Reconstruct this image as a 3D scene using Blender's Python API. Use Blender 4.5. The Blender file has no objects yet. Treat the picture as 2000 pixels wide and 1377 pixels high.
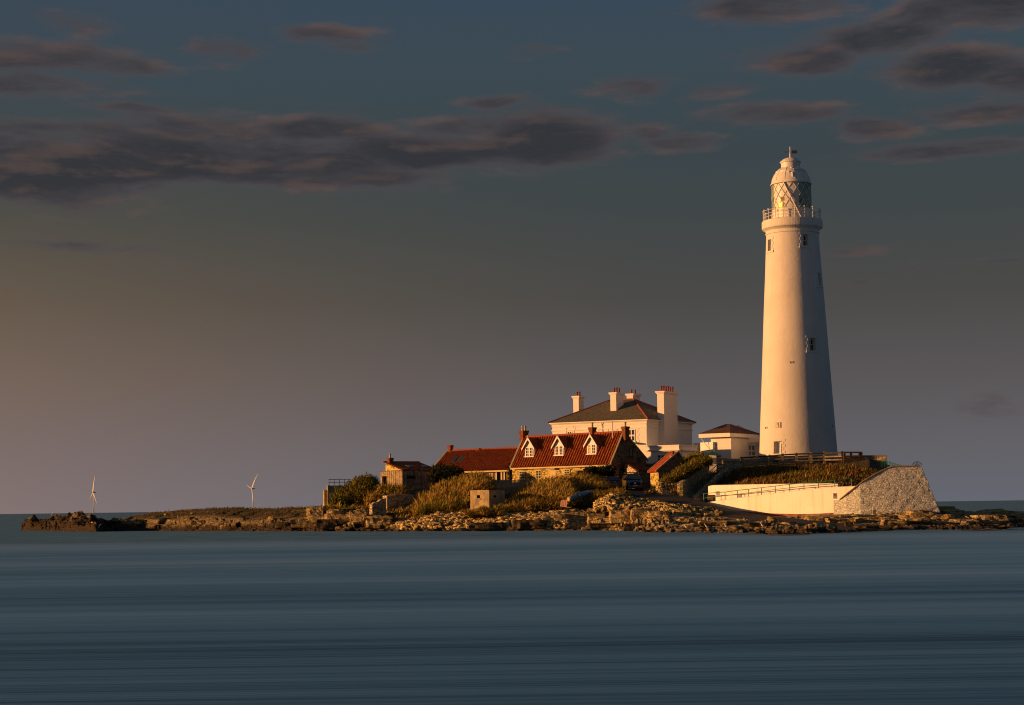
import bpy, bmesh, math, random
import numpy as np
from mathutils import Vector, Matrix
R = math.radians
rng = np.random.default_rng(7); random.seed(7)
S = bpy.context.scene; col = S.collection

# ------------------------------------------------------------------ camera
F = 3500.0; CH = 2.4                       # focal length in photo pixels, eye height over the sea
PITCH = math.atan(302 / F); ROLL = -math.atan(27 / 2000)
cam = bpy.data.cameras.new('camera'); co = bpy.data.objects.new('camera', cam); col.objects.link(co)
cam.sensor_width = 36; cam.lens = 36 * F / 2000; cam.clip_start = .5; cam.clip_end = 200000
CM = Matrix.Rotation(R(90) + PITCH, 4, 'X') @ Matrix.Rotation(ROLL, 4, 'Z')
co.matrix_world = Matrix.Translation((0, 0, CH)) @ CM
S.camera = co
C3 = np.array(CM.to_3x3())

# ------------------------------------------------------------------ sun
SUN_EL, SUN_AZ = 7.0, 82.5                # degrees up; degrees left of the direction back to the camera
sd = Vector((-math.sin(R(SUN_AZ)) * math.cos(R(SUN_EL)), -math.cos(R(SUN_AZ)) * math.cos(R(SUN_EL)), math.sin(R(SUN_EL))))
sl = bpy.data.lights.new('sun', 'SUN'); sl.energy = 4.9; sl.color = (1, .455, .15); sl.angle = R(.6)
so = bpy.data.objects.new('sun', sl); col.objects.link(so); so.rotation_euler = sd.to_track_quat('Z', 'Y').to_euler()

S.view_settings.view_transform = 'Standard'; S.view_settings.look = 'None'
S.cycles.filter_width = 1.1
S.view_settings.exposure = .42; S.view_settings.gamma = 1

# ------------------------------------------------------------------ pixel helpers (photo pixels -> places on the island)
def ray(px, py):
    return C3 @ np.array([(px - 1000) / F, (688.5 - py) / F, -1.0])
def P(px, py, D):
    d = ray(px, py); t = D / d[1]
    return Vector((d[0] * t, D, CH + d[2] * t))
def Z(px, py, D): return P(px, py, D).z
def hor(px): return 1003.5 - .0135 * px
def reach(O, d, px, py):                   # how far from O along d (plan) the vertical plane through px is met
    r = ray(px, py); k = r[0] / r[1]
    return (k * O[1] - O[0]) / (d[0] - k * d[1])

# ------------------------------------------------------------------ sky
def srgb(r, g, b, k=1.0):
    f = lambda c: ((c / 255) / 12.92 if c / 255 <= .04045 else ((c / 255 + .055) / 1.055) ** 2.4) * k
    return (f(r), f(g), f(b), 1)
class NT:
    def __init__(s, nt): s.t = nt
    def n(s, ty, **kw):
        o = s.t.nodes.new(ty)
        for k, v in kw.items(): setattr(o, k, v)
        return o
    def l(s, a, b): s.t.links.new(a, b)
    def put(s, inp, v):
        if hasattr(v, 'is_output'): s.l(v, inp)
        else: inp.default_value = v
    def m(s, op, a, b=None, c=None, clamp=False):
        o = s.n('ShaderNodeMath', operation=op, use_clamp=clamp)
        for i, v in enumerate((a, b, c)):
            if v is not None: s.put(o.inputs[i], v)
        return o.outputs[0]
    def vm(s, op, a, b=None, out=0):
        o = s.n('ShaderNodeVectorMath', operation=op); s.put(o.inputs[0], a)
        if b is not None: s.put(o.inputs[1], b)
        return o.outputs[out]
    def mix(s, f, a, b, blend='MIX'):
        o = s.n('ShaderNodeMix', data_type='RGBA', blend_type=blend)
        s.put(o.inputs[0], f); s.put(o.inputs[6], a); s.put(o.inputs[7], b); return o.outputs[2]
    def rng(s, v, a, b, c=0., d=1., smooth=True):
        o = s.n('ShaderNodeMapRange', interpolation_type='SMOOTHSTEP' if smooth else 'LINEAR')
        s.put(o.inputs[0], v)
        for i, q in enumerate((a, b, c, d)): o.inputs[i + 1].default_value = q
        return o.outputs[0]
    def ramp(s, v, stops, interp='LINEAR'):
        o = s.n('ShaderNodeValToRGB'); cr = o.color_ramp; cr.interpolation = interp
        while len(cr.elements) > 1: cr.elements.remove(cr.elements[-1])
        cr.elements[0].position = stops[0][0]; cr.elements[0].color = stops[0][1]
        for p, c in stops[1:]: e = cr.elements.new(p); e.color = c
        s.put(o.inputs[0], v); return o.outputs[0]
    def noise(s, vec, sc, det=4, rough=.55, dist=0, out=0, scale3=None):
        o = s.n('ShaderNodeTexNoise'); v = vec
        if scale3: v = s.vm('MULTIPLY', vec, scale3)
        s.put(o.inputs['Vector'], v); o.inputs['Scale'].default_value = sc; o.inputs['Detail'].default_value = det
        o.inputs['Roughness'].default_value = rough; o.inputs['Distortion'].default_value = dist
        return o.outputs[out]

W = bpy.data.worlds.new('World'); S.world = W; W.use_nodes = True
nt = NT(W.node_tree); W.node_tree.nodes.clear()
out = nt.n('ShaderNodeOutputWorld'); bg = nt.n('ShaderNodeBackground'); nt.l(bg.outputs[0], out.inputs[0])
BK = .1; bg.inputs[1].default_value = BK
sky = nt.n('ShaderNodeTexSky'); sky.sky_type = 'NISHITA'; sky.sun_disc = False
sky.sun_elevation = R(SUN_EL); sky.sun_rotation = math.atan2(sd.x, sd.y)
tc = nt.n('ShaderNodeTexCoord'); d = tc.outputs['Generated']
sx = nt.n('ShaderNodeSeparateXYZ'); nt.l(d, sx.inputs[0]); X_, Y_, Z_ = sx.outputs
hl = nt.m('SQRT', nt.m('ADD', nt.m('MULTIPLY', X_, X_), nt.m('MULTIPLY', Y_, Y_)))
el = nt.m('ARCTAN2', Z_, hl)                                     # radians above the horizon
az = nt.m('ARCTAN2', X_, Y_)                                     # radians, right positive
g = nt.rng(el, 0, .32, 0, 1, False)
def sk(*c): return srgb(*c, k=.80 / BK)        # the exposure below lifts the sky back to its real tone
base = nt.ramp(g, [(0, sk(103, 106, 116)), (.10, sk(101, 99, 104)), (.22, sk(91, 87, 89)), (.36, sk(76, 75, 73)), (.50, sk(66, 72, 73)),
                   (.62, sk(60, 71, 76)), (.76, sk(61, 75, 84)), (.88, sk(58, 74, 89)), (1, sk(50, 70, 90))])
glow = nt.ramp(g, [(0, sk(138, 120, 117)), (.10, sk(131, 113, 109)), (.22, sk(125, 105, 92)), (.36, sk(107, 92, 77)), (.50, sk(84, 80, 72)),
                   (.62, sk(68, 74, 74)), (.76, sk(62, 75, 84)), (.88, sk(60, 75, 88)), (1, sk(50, 70, 90))])
gf = nt.m('POWER', nt.rng(az, .12, -.32, 0, 1, False), 1.5)
c0 = nt.mix(gf, base, glow)
# towards the sun, outside the picture: the warm western sky
sdot = nt.m('MAXIMUM', nt.vm('DOT_PRODUCT', d, tuple(sd), 1), 0.)
c0 = nt.mix(1, c0, nt.mix(nt.m('POWER', sdot, 5.), (0, 0, 0, 1), (2.0, 1.0, .45, 1)), 'ADD')
nis = nt.mix(1, sky.outputs[0], (.05, .05, .05, 1), 'MULTIPLY')
c0 = nt.mix(.12, c0, nis)
# cloud banks, laid out by direction on the dome
def ang(px, py):
    r = ray(px, py); return math.atan2(r[0], r[1]), math.atan2(r[2], math.hypot(r[0], r[1]))
cv = nt.n('ShaderNodeCombineXYZ'); nt.put(cv.inputs[0], az); nt.put(cv.inputs[1], el)
uv = cv.outputs[0]
wob = nt.noise(uv, 14, 3, .5, out=1)
uvw = nt.vm('ADD', uv, nt.vm('MULTIPLY', nt.vm('SUBTRACT', wob, (.5, .5, .5)), (.035, .008, 0)))
CL = [(60, 325, 330, 72, 1.15), (330, 305, 260, 54, 1.05), (600, 320, 240, 46, 1.05), (850, 298, 230, 44, 1.05), (1060, 272, 165, 58, 1.1), (640, 345, 360, 26, .9), (150, 362, 240, 26, .8),
      (1330, 275, 110, 16, .7), (1270, 255, 60, 22, .6), (900, 245, 110, 26, .75), (400, 250, 170, 36, .72), (640, 250, 170, 26, .72), (120, 260, 200, 26, .7),
      (60, 105, 180, 40, .62), (60, 165, 170, 26, .62), (160, 50, 85, 26, .55), (440, 98, 100, 24, .52), (640, 60, 95, 16, .46), (240, 130, 80, 20, .45), (270, 215, 120, 10, .5),
      (960, 197, 90, 12, .55), (1230, 172, 100, 24, .66), (1410, 178, 70, 18, .62), (1510, 222, 125, 26, .8), (1700, 248, 100, 24, .75), (1820, 300, 150, 18, .8), (1930, 285, 90, 14, .6),
      (1920, 220, 140, 22, .85), (1860, 130, 150, 44, .95), (1720, 70, 170, 34, .85), (1560, 115, 110, 34, .75), (1500, 12, 180, 28, .8), (1900, 25, 190, 40, .85), (1990, 150, 90, 36, .7),
      (150, 480, 120, 12, .42), (840, 370, 80, 12, .42), (1660, 492, 60, 8, .4), (1800, 525, 60, 8, .4), (1670, 553, 40, 7, .45), (1990, 510, 60, 9, .45), (1945, 790, 40, 20, .2),
      (1040, 105, 70, 16, .4), (720, 95, 60, 12, .4), (1350, 262, 60, 10, .5)]
bias = None
for (px, py, wx, wy, a) in CL:
    ca, ce = ang(px, py)
    q = nt.vm('LENGTH', nt.vm('MULTIPLY', nt.vm('SUBTRACT', uvw, (ca, ce, 0)), (F / wx, F / wy, 0)), out=1)
    v = nt.m('MULTIPLY', nt.m('SUBTRACT', 1.28, q), a, clamp=False)
    v = nt.m('MINIMUM', nt.m('MAXIMUM', v, -.6), a * .85)
    bias = v if bias is None else nt.m('SMOOTH_MAX', bias, v, .12)
stretch = (1, 3.6, 1)
n1 = nt.noise(uvw, 13, 12, .66, 0, scale3=stretch)
n1b = nt.noise(nt.vm('ADD', uvw, (-.004, .0045, 0)), 13, 5, .5, 0, scale3=stretch)
n0 = nt.noise(uv, 5, 3, .5, scale3=(1, 3.5, 1))
dens = nt.m('ADD', nt.m('ADD', nt.m('MULTIPLY', bias, 1.1), nt.m('MULTIPLY', nt.m('SUBTRACT', n0, .5), .5)), nt.m('MULTIPLY', nt.m('SUBTRACT', n1, .5), 2.4))
cov = nt.rng(dens, -.08, .66)
fr = nt.m('MULTIPLY', nt.rng(el, .24, .5, 0, 1), nt.rng(n1, .5, .65))      # a few more clouds overhead
cov = nt.m('MAXIMUM', cov, nt.m('MULTIPLY', fr, .7))
lit = nt.rng(nt.m('SUBTRACT', n1, n1b), -.02, .16)
thick = nt.rng(dens, .1, 1.1)
body = nt.mix(thick, sk(76, 71, 74), sk(49, 50, 55))
ccol = nt.mix(nt.m('MULTIPLY', lit, nt.rng(thick, 1.1, .1, .38, .55)), body, sk(104, 83, 76))
c1 = nt.mix(nt.m('MULTIPLY', cov, .93), c0, ccol)
nt.l(c1, bg.inputs[0])

# ------------------------------------------------------------------ materials
MATS = {}
G_ = lambda r, g, b: (r, g, b, 1)
def newmat(name):
    m = bpy.data.materials.new(name); m.use_nodes = True
    t = NT(m.node_tree); b = m.node_tree.nodes['Principled BSDF']; MATS[name] = m
    return m, t, b
def mat(name, c, rough=.8, var=.15, vs=3., bump=.0, bs=12., metal=0, spec=.3, c2=None, emit=None):
    m, t, b = newmat(name); g = t.n('ShaderNodeNewGeometry').outputs['Position']
    n = t.noise(g, vs, 5, .6); c2 = c2 or tuple(x * (1 - var * 2.2) for x in c)
    t.l(t.mix(t.rng(n, .3, .7), (*c2, 1), (*c, 1)), b.inputs['Base Color'])
    b.inputs['Roughness'].default_value = rough; b.inputs['Metallic'].default_value = metal; b.inputs['Specular IOR Level'].default_value = spec
    if bump:
        bp = t.n('ShaderNodeBump'); bp.inputs['Strength'].default_value = 1; bp.inputs['Distance'].default_value = bump
        t.l(t.noise(g, bs, 6, .65), bp.inputs['Height']); t.l(bp.outputs[0], b.inputs['Normal'])
    if emit: b.inputs['Emission Color'].default_value = (*emit[:3], 1); b.inputs['Emission Strength'].default_value = emit[3]
    return m
def stonemat(name, stops, scale=2.2, flat=1.9, bump=.05, mortar=(.30, .24, .15), mw=.05, rough=.9):
    m, t, b = newmat(name); g = t.n('ShaderNodeTexCoord').outputs['Object']
    w = t.noise(g, 1.7, 3, .5, out=1)
    v0 = t.vm('ADD', t.vm('MULTIPLY', g, (1, 1, flat)), t.vm('MULTIPLY', w, (.25, .25, .25)))
    vo = t.n('ShaderNodeTexVoronoi'); t.put(vo.inputs['Vector'], v0); vo.inputs['Scale'].default_value = scale
    ve = t.n('ShaderNodeTexVoronoi', feature='DISTANCE_TO_EDGE'); t.put(ve.inputs['Vector'], v0); ve.inputs['Scale'].default_value = scale
    hs = t.n('ShaderNodeSeparateXYZ'); t.l(vo.outputs['Color'], hs.inputs[0])
    cc = t.ramp(hs.outputs[0], stops)
    gr = t.noise(g, 9, 5, .65)
    cc = t.mix(.6, cc, t.mix(t.rng(gr, .35, .65), (.5, .5, .5, 1), (1.15, 1.15, 1.15, 1)), 'MULTIPLY')
    ed = t.rng(ve.outputs['Distance'], 0, mw)
    t.l(t.mix(ed, (*mortar, 1), cc), b.inputs['Base Color'])
    b.inputs['Roughness'].default_value = rough; b.inputs['Specular IOR Level'].default_value = .2
    hgt = t.m('ADD', t.m('MULTIPLY', t.rng(ve.outputs['Distance'], 0, mw * 2.2), t.m('ADD', .5, hs.outputs[1])), t.m('MULTIPLY', gr, .5))
    bp = t.n('ShaderNodeBump'); bp.inputs['Strength'].default_value = 1; bp.inputs['Distance'].default_value = bump
    t.l(hgt, bp.inputs['Height']); t.l(bp.outputs[0], b.inputs['Normal'])
    return m
def bladesmat(name, stops, rough=.75):
    m, t, b = newmat(name); a = t.n('ShaderNodeAttribute'); a.attribute_name = 'tone'
    g = t.n('ShaderNodeNewGeometry').outputs['Position']
    f = t.m('ADD', t.m('MULTIPLY', a.outputs['Fac'], .65), t.m('MULTIPLY', t.rng(t.noise(g, .9, 5, .7), .35, .65), .35))
    cc = t.ramp(f, stops); gg = t.mix(1, cc, G_(.74, .92, .65), 'MULTIPLY')
    t.l(t.mix(t.rng(t.noise(g, .28, 4, .6), .5, .64), cc, gg), b.inputs['Base Color']); b.inputs['Roughness'].default_value = rough
    b.inputs['Specular IOR Level'].default_value = .15
    return m
mat('white_render', (.78, .78, .77), .75, .04, .6, .012, 6, c2=(.72, .72, .70))
mat('tower_white', (.64, .63, .61), .7, .04, .4, .03, 2.2, c2=(.58, .57, .55))
mat('trim_white', (.76, .75, .72), .6, .03)
mat('metal_white', (.70, .68, .65), .45, .06, 4)
mat('lattice', (.60, .58, .54), .5, .06, 4)
mat('dark_metal', (.03, .03, .032), .45, .2, spec=.5)
mat('rust_metal', (.12, .06, .045), .7, .25, 6)
mat('green_paint', (.022, .15, .085), .5, .15, 3)
mat('dark_green', (.02, .045, .035), .6, .2, 3)
mat('grey_board', (.07, .085, .075), .8, .15, 3)
mat('slate', (.14, .12, .08), .8, .25, 2.5, .05, 5, c2=(.07, .062, .045))
mat('slate_brown', (.12, .065, .045), .8, .2, 3, .04, 6)
mat('ridge_tile', (.33, .075, .028), .8, .15, 5)
mat('clay_pot', (.25, .055, .028), .8, .2, 6)
mat('cream_pot', (.50, .40, .22), .8, .1, 6)
mat('brick', (.24, .085, .035), .9, .25, 5, .04, 12)
mat('pantile', (.38, .090, .013), .8, .3, 3.5, .03, 9, c2=(.12, .026, .006))
mat('pantile_orange', (.50, .10, .03), .8, .25, 3.5, .03, 9, c2=(.25, .045, .02))
mat('cream_trim', (.55, .46, .24), .7, .08, 3)
mat('timber_grey', (.44, .35, .20), .85, .25, 2.5, .02, 14, c2=(.14, .11, .08))
mat('timber_dark', (.085, .062, .038), .85, .2, 4, .02, 14)
mat('picket', (.34, .30, .22), .85, .2, 3)
mat('concrete', (.44, .35, .18), .9, .2, 1.2, .03, 6, c2=(.19, .15, .10))
mat('asphalt', (.05, .045, .042), .9, .2, 2.5, .02, 14)
mat('red_base', (.32, .12, .06), .9, .3, 2, .03, 6)
mat('ramp_white', (.84, .82, .78), .75, .08, .35, .015, 4, c2=(.80, .76, .68))
mat('coping', (.30, .235, .15), .9, .2, 3, .04, 8)
mat('bird_white', (.75, .74, .70), .7, .02)
mat('bird_grey', (.28, .29, .31), .7, .05)
mat('bird_beak', (.6, .35, .05), .6, .05)
mat('black_paint', (.008, .009, .012), .22, .05, spec=.6)
mat('navy_paint', (.010, .015, .030), .2, .05, spec=.6)
mat('rubber', (.012, .012, .012), .9, .1)
mat('chrome', (.5, .52, .55), .25, .05, metal=.8)
mat('lamp_clear', (.35, .37, .38), .2, .05)
mat('lamp_red', (.20, .012, .012), .3, .05)
mat('plate_white', (.6, .6, .58), .5, .03)
mat('kayak_blue', (.06, .21, .40), .4, .15, 3)
mat('pallet_pink', (.50, .27, .22), .8, .15, 5)
mat('sign_white', (.62, .60, .56), .6, .03)
mat('sign_red', (.4, .04, .04), .6, .05); mat('sign_yellow', (.5, .36, .06), .6, .05)
mat('blind', (.50, .42, .24), .8, .05)
mat('door_green', (.028, .05, .04), .7, .1)
mat('turbine', (.62, .60, .58), .6, .02)
mat('lamp_amber', (.9, .5, .1), .3, .02, emit=(1, .42, .03, 2.0))
mat('void', (.004, .004, .005), .95, .02, spec=0)
mat('bark', (.10, .07, .04), .9, .2)
for nm, zr_, st_ in (('tower_white', 9., .16), ('ramp_white', 1.2, .22)):
    m = MATS[nm]; t = NT(m.node_tree); b = m.node_tree.nodes['Principled BSDF']; src = b.inputs['Base Color'].links[0].from_socket
    g = t.n('ShaderNodeTexCoord').outputs['Object']; n_ = t.noise(g, 1.4, 6, .65, scale3=(1.2, 1.2, .12)); k2 = t.noise(g, 5, 4, .6, scale3=(.25, .25, 1.6))
    c_ = t.mix(t.m('MULTIPLY', t.rng(n_, .48, .72), st_ * 2), src, G_(.50, .44, .34)); c_ = t.mix(t.m('MULTIPLY', t.rng(k2, .55, .75), st_), c_, G_(.52, .48, .40)); t.l(c_, b.inputs['Base Color'])
m, t, b = newmat('glass'); b.inputs['Base Color'].default_value = (.02, .026, .03, 1); b.inputs['Roughness'].default_value = .06; b.inputs['Specular IOR Level'].default_value = .8
m, t, b = newmat('glass_teal'); gg = t.n('ShaderNodeTexCoord').outputs['Object']
vo = t.n('ShaderNodeTexVoronoi'); t.put(vo.inputs['Vector'], t.vm('MULTIPLY', gg, (1, 1, .5))); vo.inputs['Scale'].default_value = 2.2
t.l(t.mix(t.rng(vo.outputs['Distance'], .2, .5), (.05, .13, .13, 1), (.20, .30, .26, 1)), b.inputs['Base Color']); b.inputs['Roughness'].default_value = .15
G_ = lambda r, g, b: (r, g, b, 1)
stonemat('stone_gold', [(0, G_(.17, .10, .04)), (.22, G_(.36, .27, .08)), (.35, G_(.62, .49, .14)), (.7, G_(.72, .58, .17)), (1, G_(.85, .72, .26))], 3.0, 1.8, .06, (.42, .31, .13), .04)
stonemat('stone_gable', [(0, G_(.10, .07, .045)), (.5, G_(.19, .135, .085)), (1, G_(.27, .19, .12))], 2.4, 1.7, .05, (.16, .12, .08), .05)
stonemat('stone_wall', [(0, G_(.28, .23, .15)), (.5, G_(.54, .44, .28)), (1, G_(.72, .60, .38))], 2.3, 2.2, .07, (.18, .14, .09), .05)
stonemat('stone_rubble', [(0, G_(.22, .14, .06)), (.5, G_(.58, .45, .17)), (1, G_(.82, .66, .32))], 2.2, 1.2, .10, (.06, .04, .02), .07)
stonemat('stone_pale', [(0, G_(.48, .51, .49)), (.5, G_(.60, .63, .60)), (1, G_(.70, .73, .69))], 2.7, 2.1, .03, (.36, .38, .37), .05)
bladesmat('grass_gold', [(0, G_(.045, .035, .010)), (.28, G_(.11, .085, .018)), (.55, G_(.34, .23, .045)), (.8, G_(.56, .37, .08)), (1, G_(.78, .54, .16))])
bladesmat('grass_olive', [(0, G_(.022, .024, .008)), (.35, G_(.07, .068, .012)), (.65, G_(.20, .17, .028)), (1, G_(.42, .32, .08))])
bladesmat('leaf_green', [(0, G_(.012, .020, .006)), (.5, G_(.05, .07, .012)), (1, G_(.15, .15, .03))])
bladesmat('bank_brown', [(0, G_(.018, .014, .007)), (.38, G_(.07, .05, .014)), (.58, G_(.17, .075, .022)), (.8, G_(.24, .17, .04)), (1, G_(.42, .30, .08))])
bladesmat('leaf_dark', [(0, G_(.010, .014, .006)), (1, G_(.035, .04, .014))])

# rock: sandstone ledges, black weed by the water, turf on the tops
m, t, b = newmat('rock'); ge = t.n('ShaderNodeNewGeometry'); g = ge.outputs['Position']
at = t.n('ShaderNodeAttribute'); at.attribute_name = 'turf'
sp = t.n('ShaderNodeSeparateXYZ'); t.l(g, sp.inputs[0]); sn = t.n('ShaderNodeSeparateXYZ'); t.l(ge.outputs['Normal'], sn.inputs[0])
n1 = t.noise(g, .5, 6, .65); n2 = t.noise(g, 2.2, 8, .7, scale3=(1, 1, 3.5)); n3 = t.noise(g, 6, 5, .6)
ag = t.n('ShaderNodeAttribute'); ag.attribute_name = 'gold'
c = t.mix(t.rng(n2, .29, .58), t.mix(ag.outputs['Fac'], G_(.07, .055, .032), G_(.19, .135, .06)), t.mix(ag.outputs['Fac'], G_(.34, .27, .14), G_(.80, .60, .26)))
c = t.mix(t.rng(n1, .46, .68, 0, .6), c, G_(.28, .21, .11))
c = t.mix(t.m('MULTIPLY', t.rng(n3, .56, .68), .6), c, G_(.62, .52, .32))
aw = t.n('ShaderNodeAttribute'); aw.attribute_name = 'weed'
wet = t.rng(t.m('ADD', t.m('SUBTRACT', sp.outputs[2], aw.outputs['Fac']), t.m('MULTIPLY', t.m('SUBTRACT', n1, .5), 2.6)), .75, .15)
c = t.mix(t.m('MULTIPLY', wet, .9), c, t.mix(t.rng(n3, .4, .6), G_(.010, .009, .007), G_(.06, .035, .014)))
tf = t.m('MULTIPLY', at.outputs['Fac'], t.rng(t.m('ADD', sn.outputs[2], t.m('MULTIPLY', t.m('SUBTRACT', n2, .5), .8)), .45, .75))
c = t.mix(tf, c, t.mix(t.rng(n3, .35, .65), G_(.036, .030, .011), G_(.12, .088, .028)))
t.l(c, b.inputs['Base Color']); b.inputs['Roughness'].default_value = .85; b.inputs['Specular IOR Level'].default_value = .25
bp = t.n('ShaderNodeBump'); bp.inputs['Strength'].default_value = 1; bp.inputs['Distance'].default_value = .42
vo = t.n('ShaderNodeTexVoronoi', feature='DISTANCE_TO_EDGE'); t.put(vo.inputs['Vector'], t.vm('ADD', t.vm('MULTIPLY', g, (.7, .7, 2.2)), t.vm('MULTIPLY', t.noise(g, 1, 3, .5, out=1), (.6, .6, .6)))); vo.inputs['Scale'].default_value = 1.3
t.l(t.m('ADD', t.m('ADD', t.m('MULTIPLY', n2, 1.1), t.m('MULTIPLY', n3, .6)), t.m('MULTIPLY', t.rng(vo.outputs['Distance'], 0, .10), .6)), bp.inputs['Height']); t.l(bp.outputs[0], b.inputs['Normal'])

mat('weedy_rock', (.085, .06, .03), .8, .3, 1.2, .10, 3, c2=(.014, .012, .009))
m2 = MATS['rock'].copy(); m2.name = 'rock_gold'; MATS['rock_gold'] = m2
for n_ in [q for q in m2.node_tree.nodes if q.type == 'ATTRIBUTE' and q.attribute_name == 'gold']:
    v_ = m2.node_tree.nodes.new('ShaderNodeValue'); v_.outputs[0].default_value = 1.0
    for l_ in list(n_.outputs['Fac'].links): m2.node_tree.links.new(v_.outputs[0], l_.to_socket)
# sea: the exposure has drawn the water out into long level bands
m, t, b = newmat('sea'); g = t.n('ShaderNodeNewGeometry').outputs['Position']
sp = t.n('ShaderNodeSeparateXYZ'); t.l(g, sp.inputs[0])
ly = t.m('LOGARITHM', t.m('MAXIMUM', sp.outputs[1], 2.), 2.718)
cx = t.n('ShaderNodeCombineXYZ'); t.put(cx.inputs[0], t.m('MULTIPLY', sp.outputs[0], .012)); t.put(cx.inputs[1], t.m('MULTIPLY', ly, 1.))
s1 = t.noise(cx.outputs[0], 1., 8, .72, scale3=(1, 26, 1)); s2 = t.noise(cx.outputs[0], 1., 3, .5, scale3=(.8, 4.2, 1)); s3 = t.noise(cx.outputs[0], 1., 4, .6, scale3=(1.2, 160, 1))
near = t.rng(sp.outputs[1], 150, 128)                         # smooth drawn-out water towards the viewer
far = t.noise(g, .6, 6, .7, scale3=(.3, 1, 1))
f0 = t.rng(ly, 3.2, 5.0, -.075, .075, False)  # base colour painted darker towards the viewer, where the sky reflection weakens
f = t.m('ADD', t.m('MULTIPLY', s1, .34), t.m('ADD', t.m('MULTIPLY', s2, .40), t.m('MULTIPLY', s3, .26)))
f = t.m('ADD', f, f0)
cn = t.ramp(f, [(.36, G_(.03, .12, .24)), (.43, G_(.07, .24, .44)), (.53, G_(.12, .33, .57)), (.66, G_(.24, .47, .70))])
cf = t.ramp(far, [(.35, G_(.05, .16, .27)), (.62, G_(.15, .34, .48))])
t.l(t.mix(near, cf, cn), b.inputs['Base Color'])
b.inputs['Roughness'].default_value = .8; b.inputs['IOR'].default_value = 1.25; b.inputs['Specular IOR Level'].default_value = .4
bp = t.n('ShaderNodeBump'); bp.inputs['Strength'].default_value = .35; bp.inputs['Distance'].default_value = .25
t.l(t.mix(near, t.mix(1, far, t.noise(g, 2, 5, .7, scale3=(.4, 1, 1)), 'ADD'), s1), bp.inputs['Height']); t.l(bp.outputs[0], b.inputs['Normal'])

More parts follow.
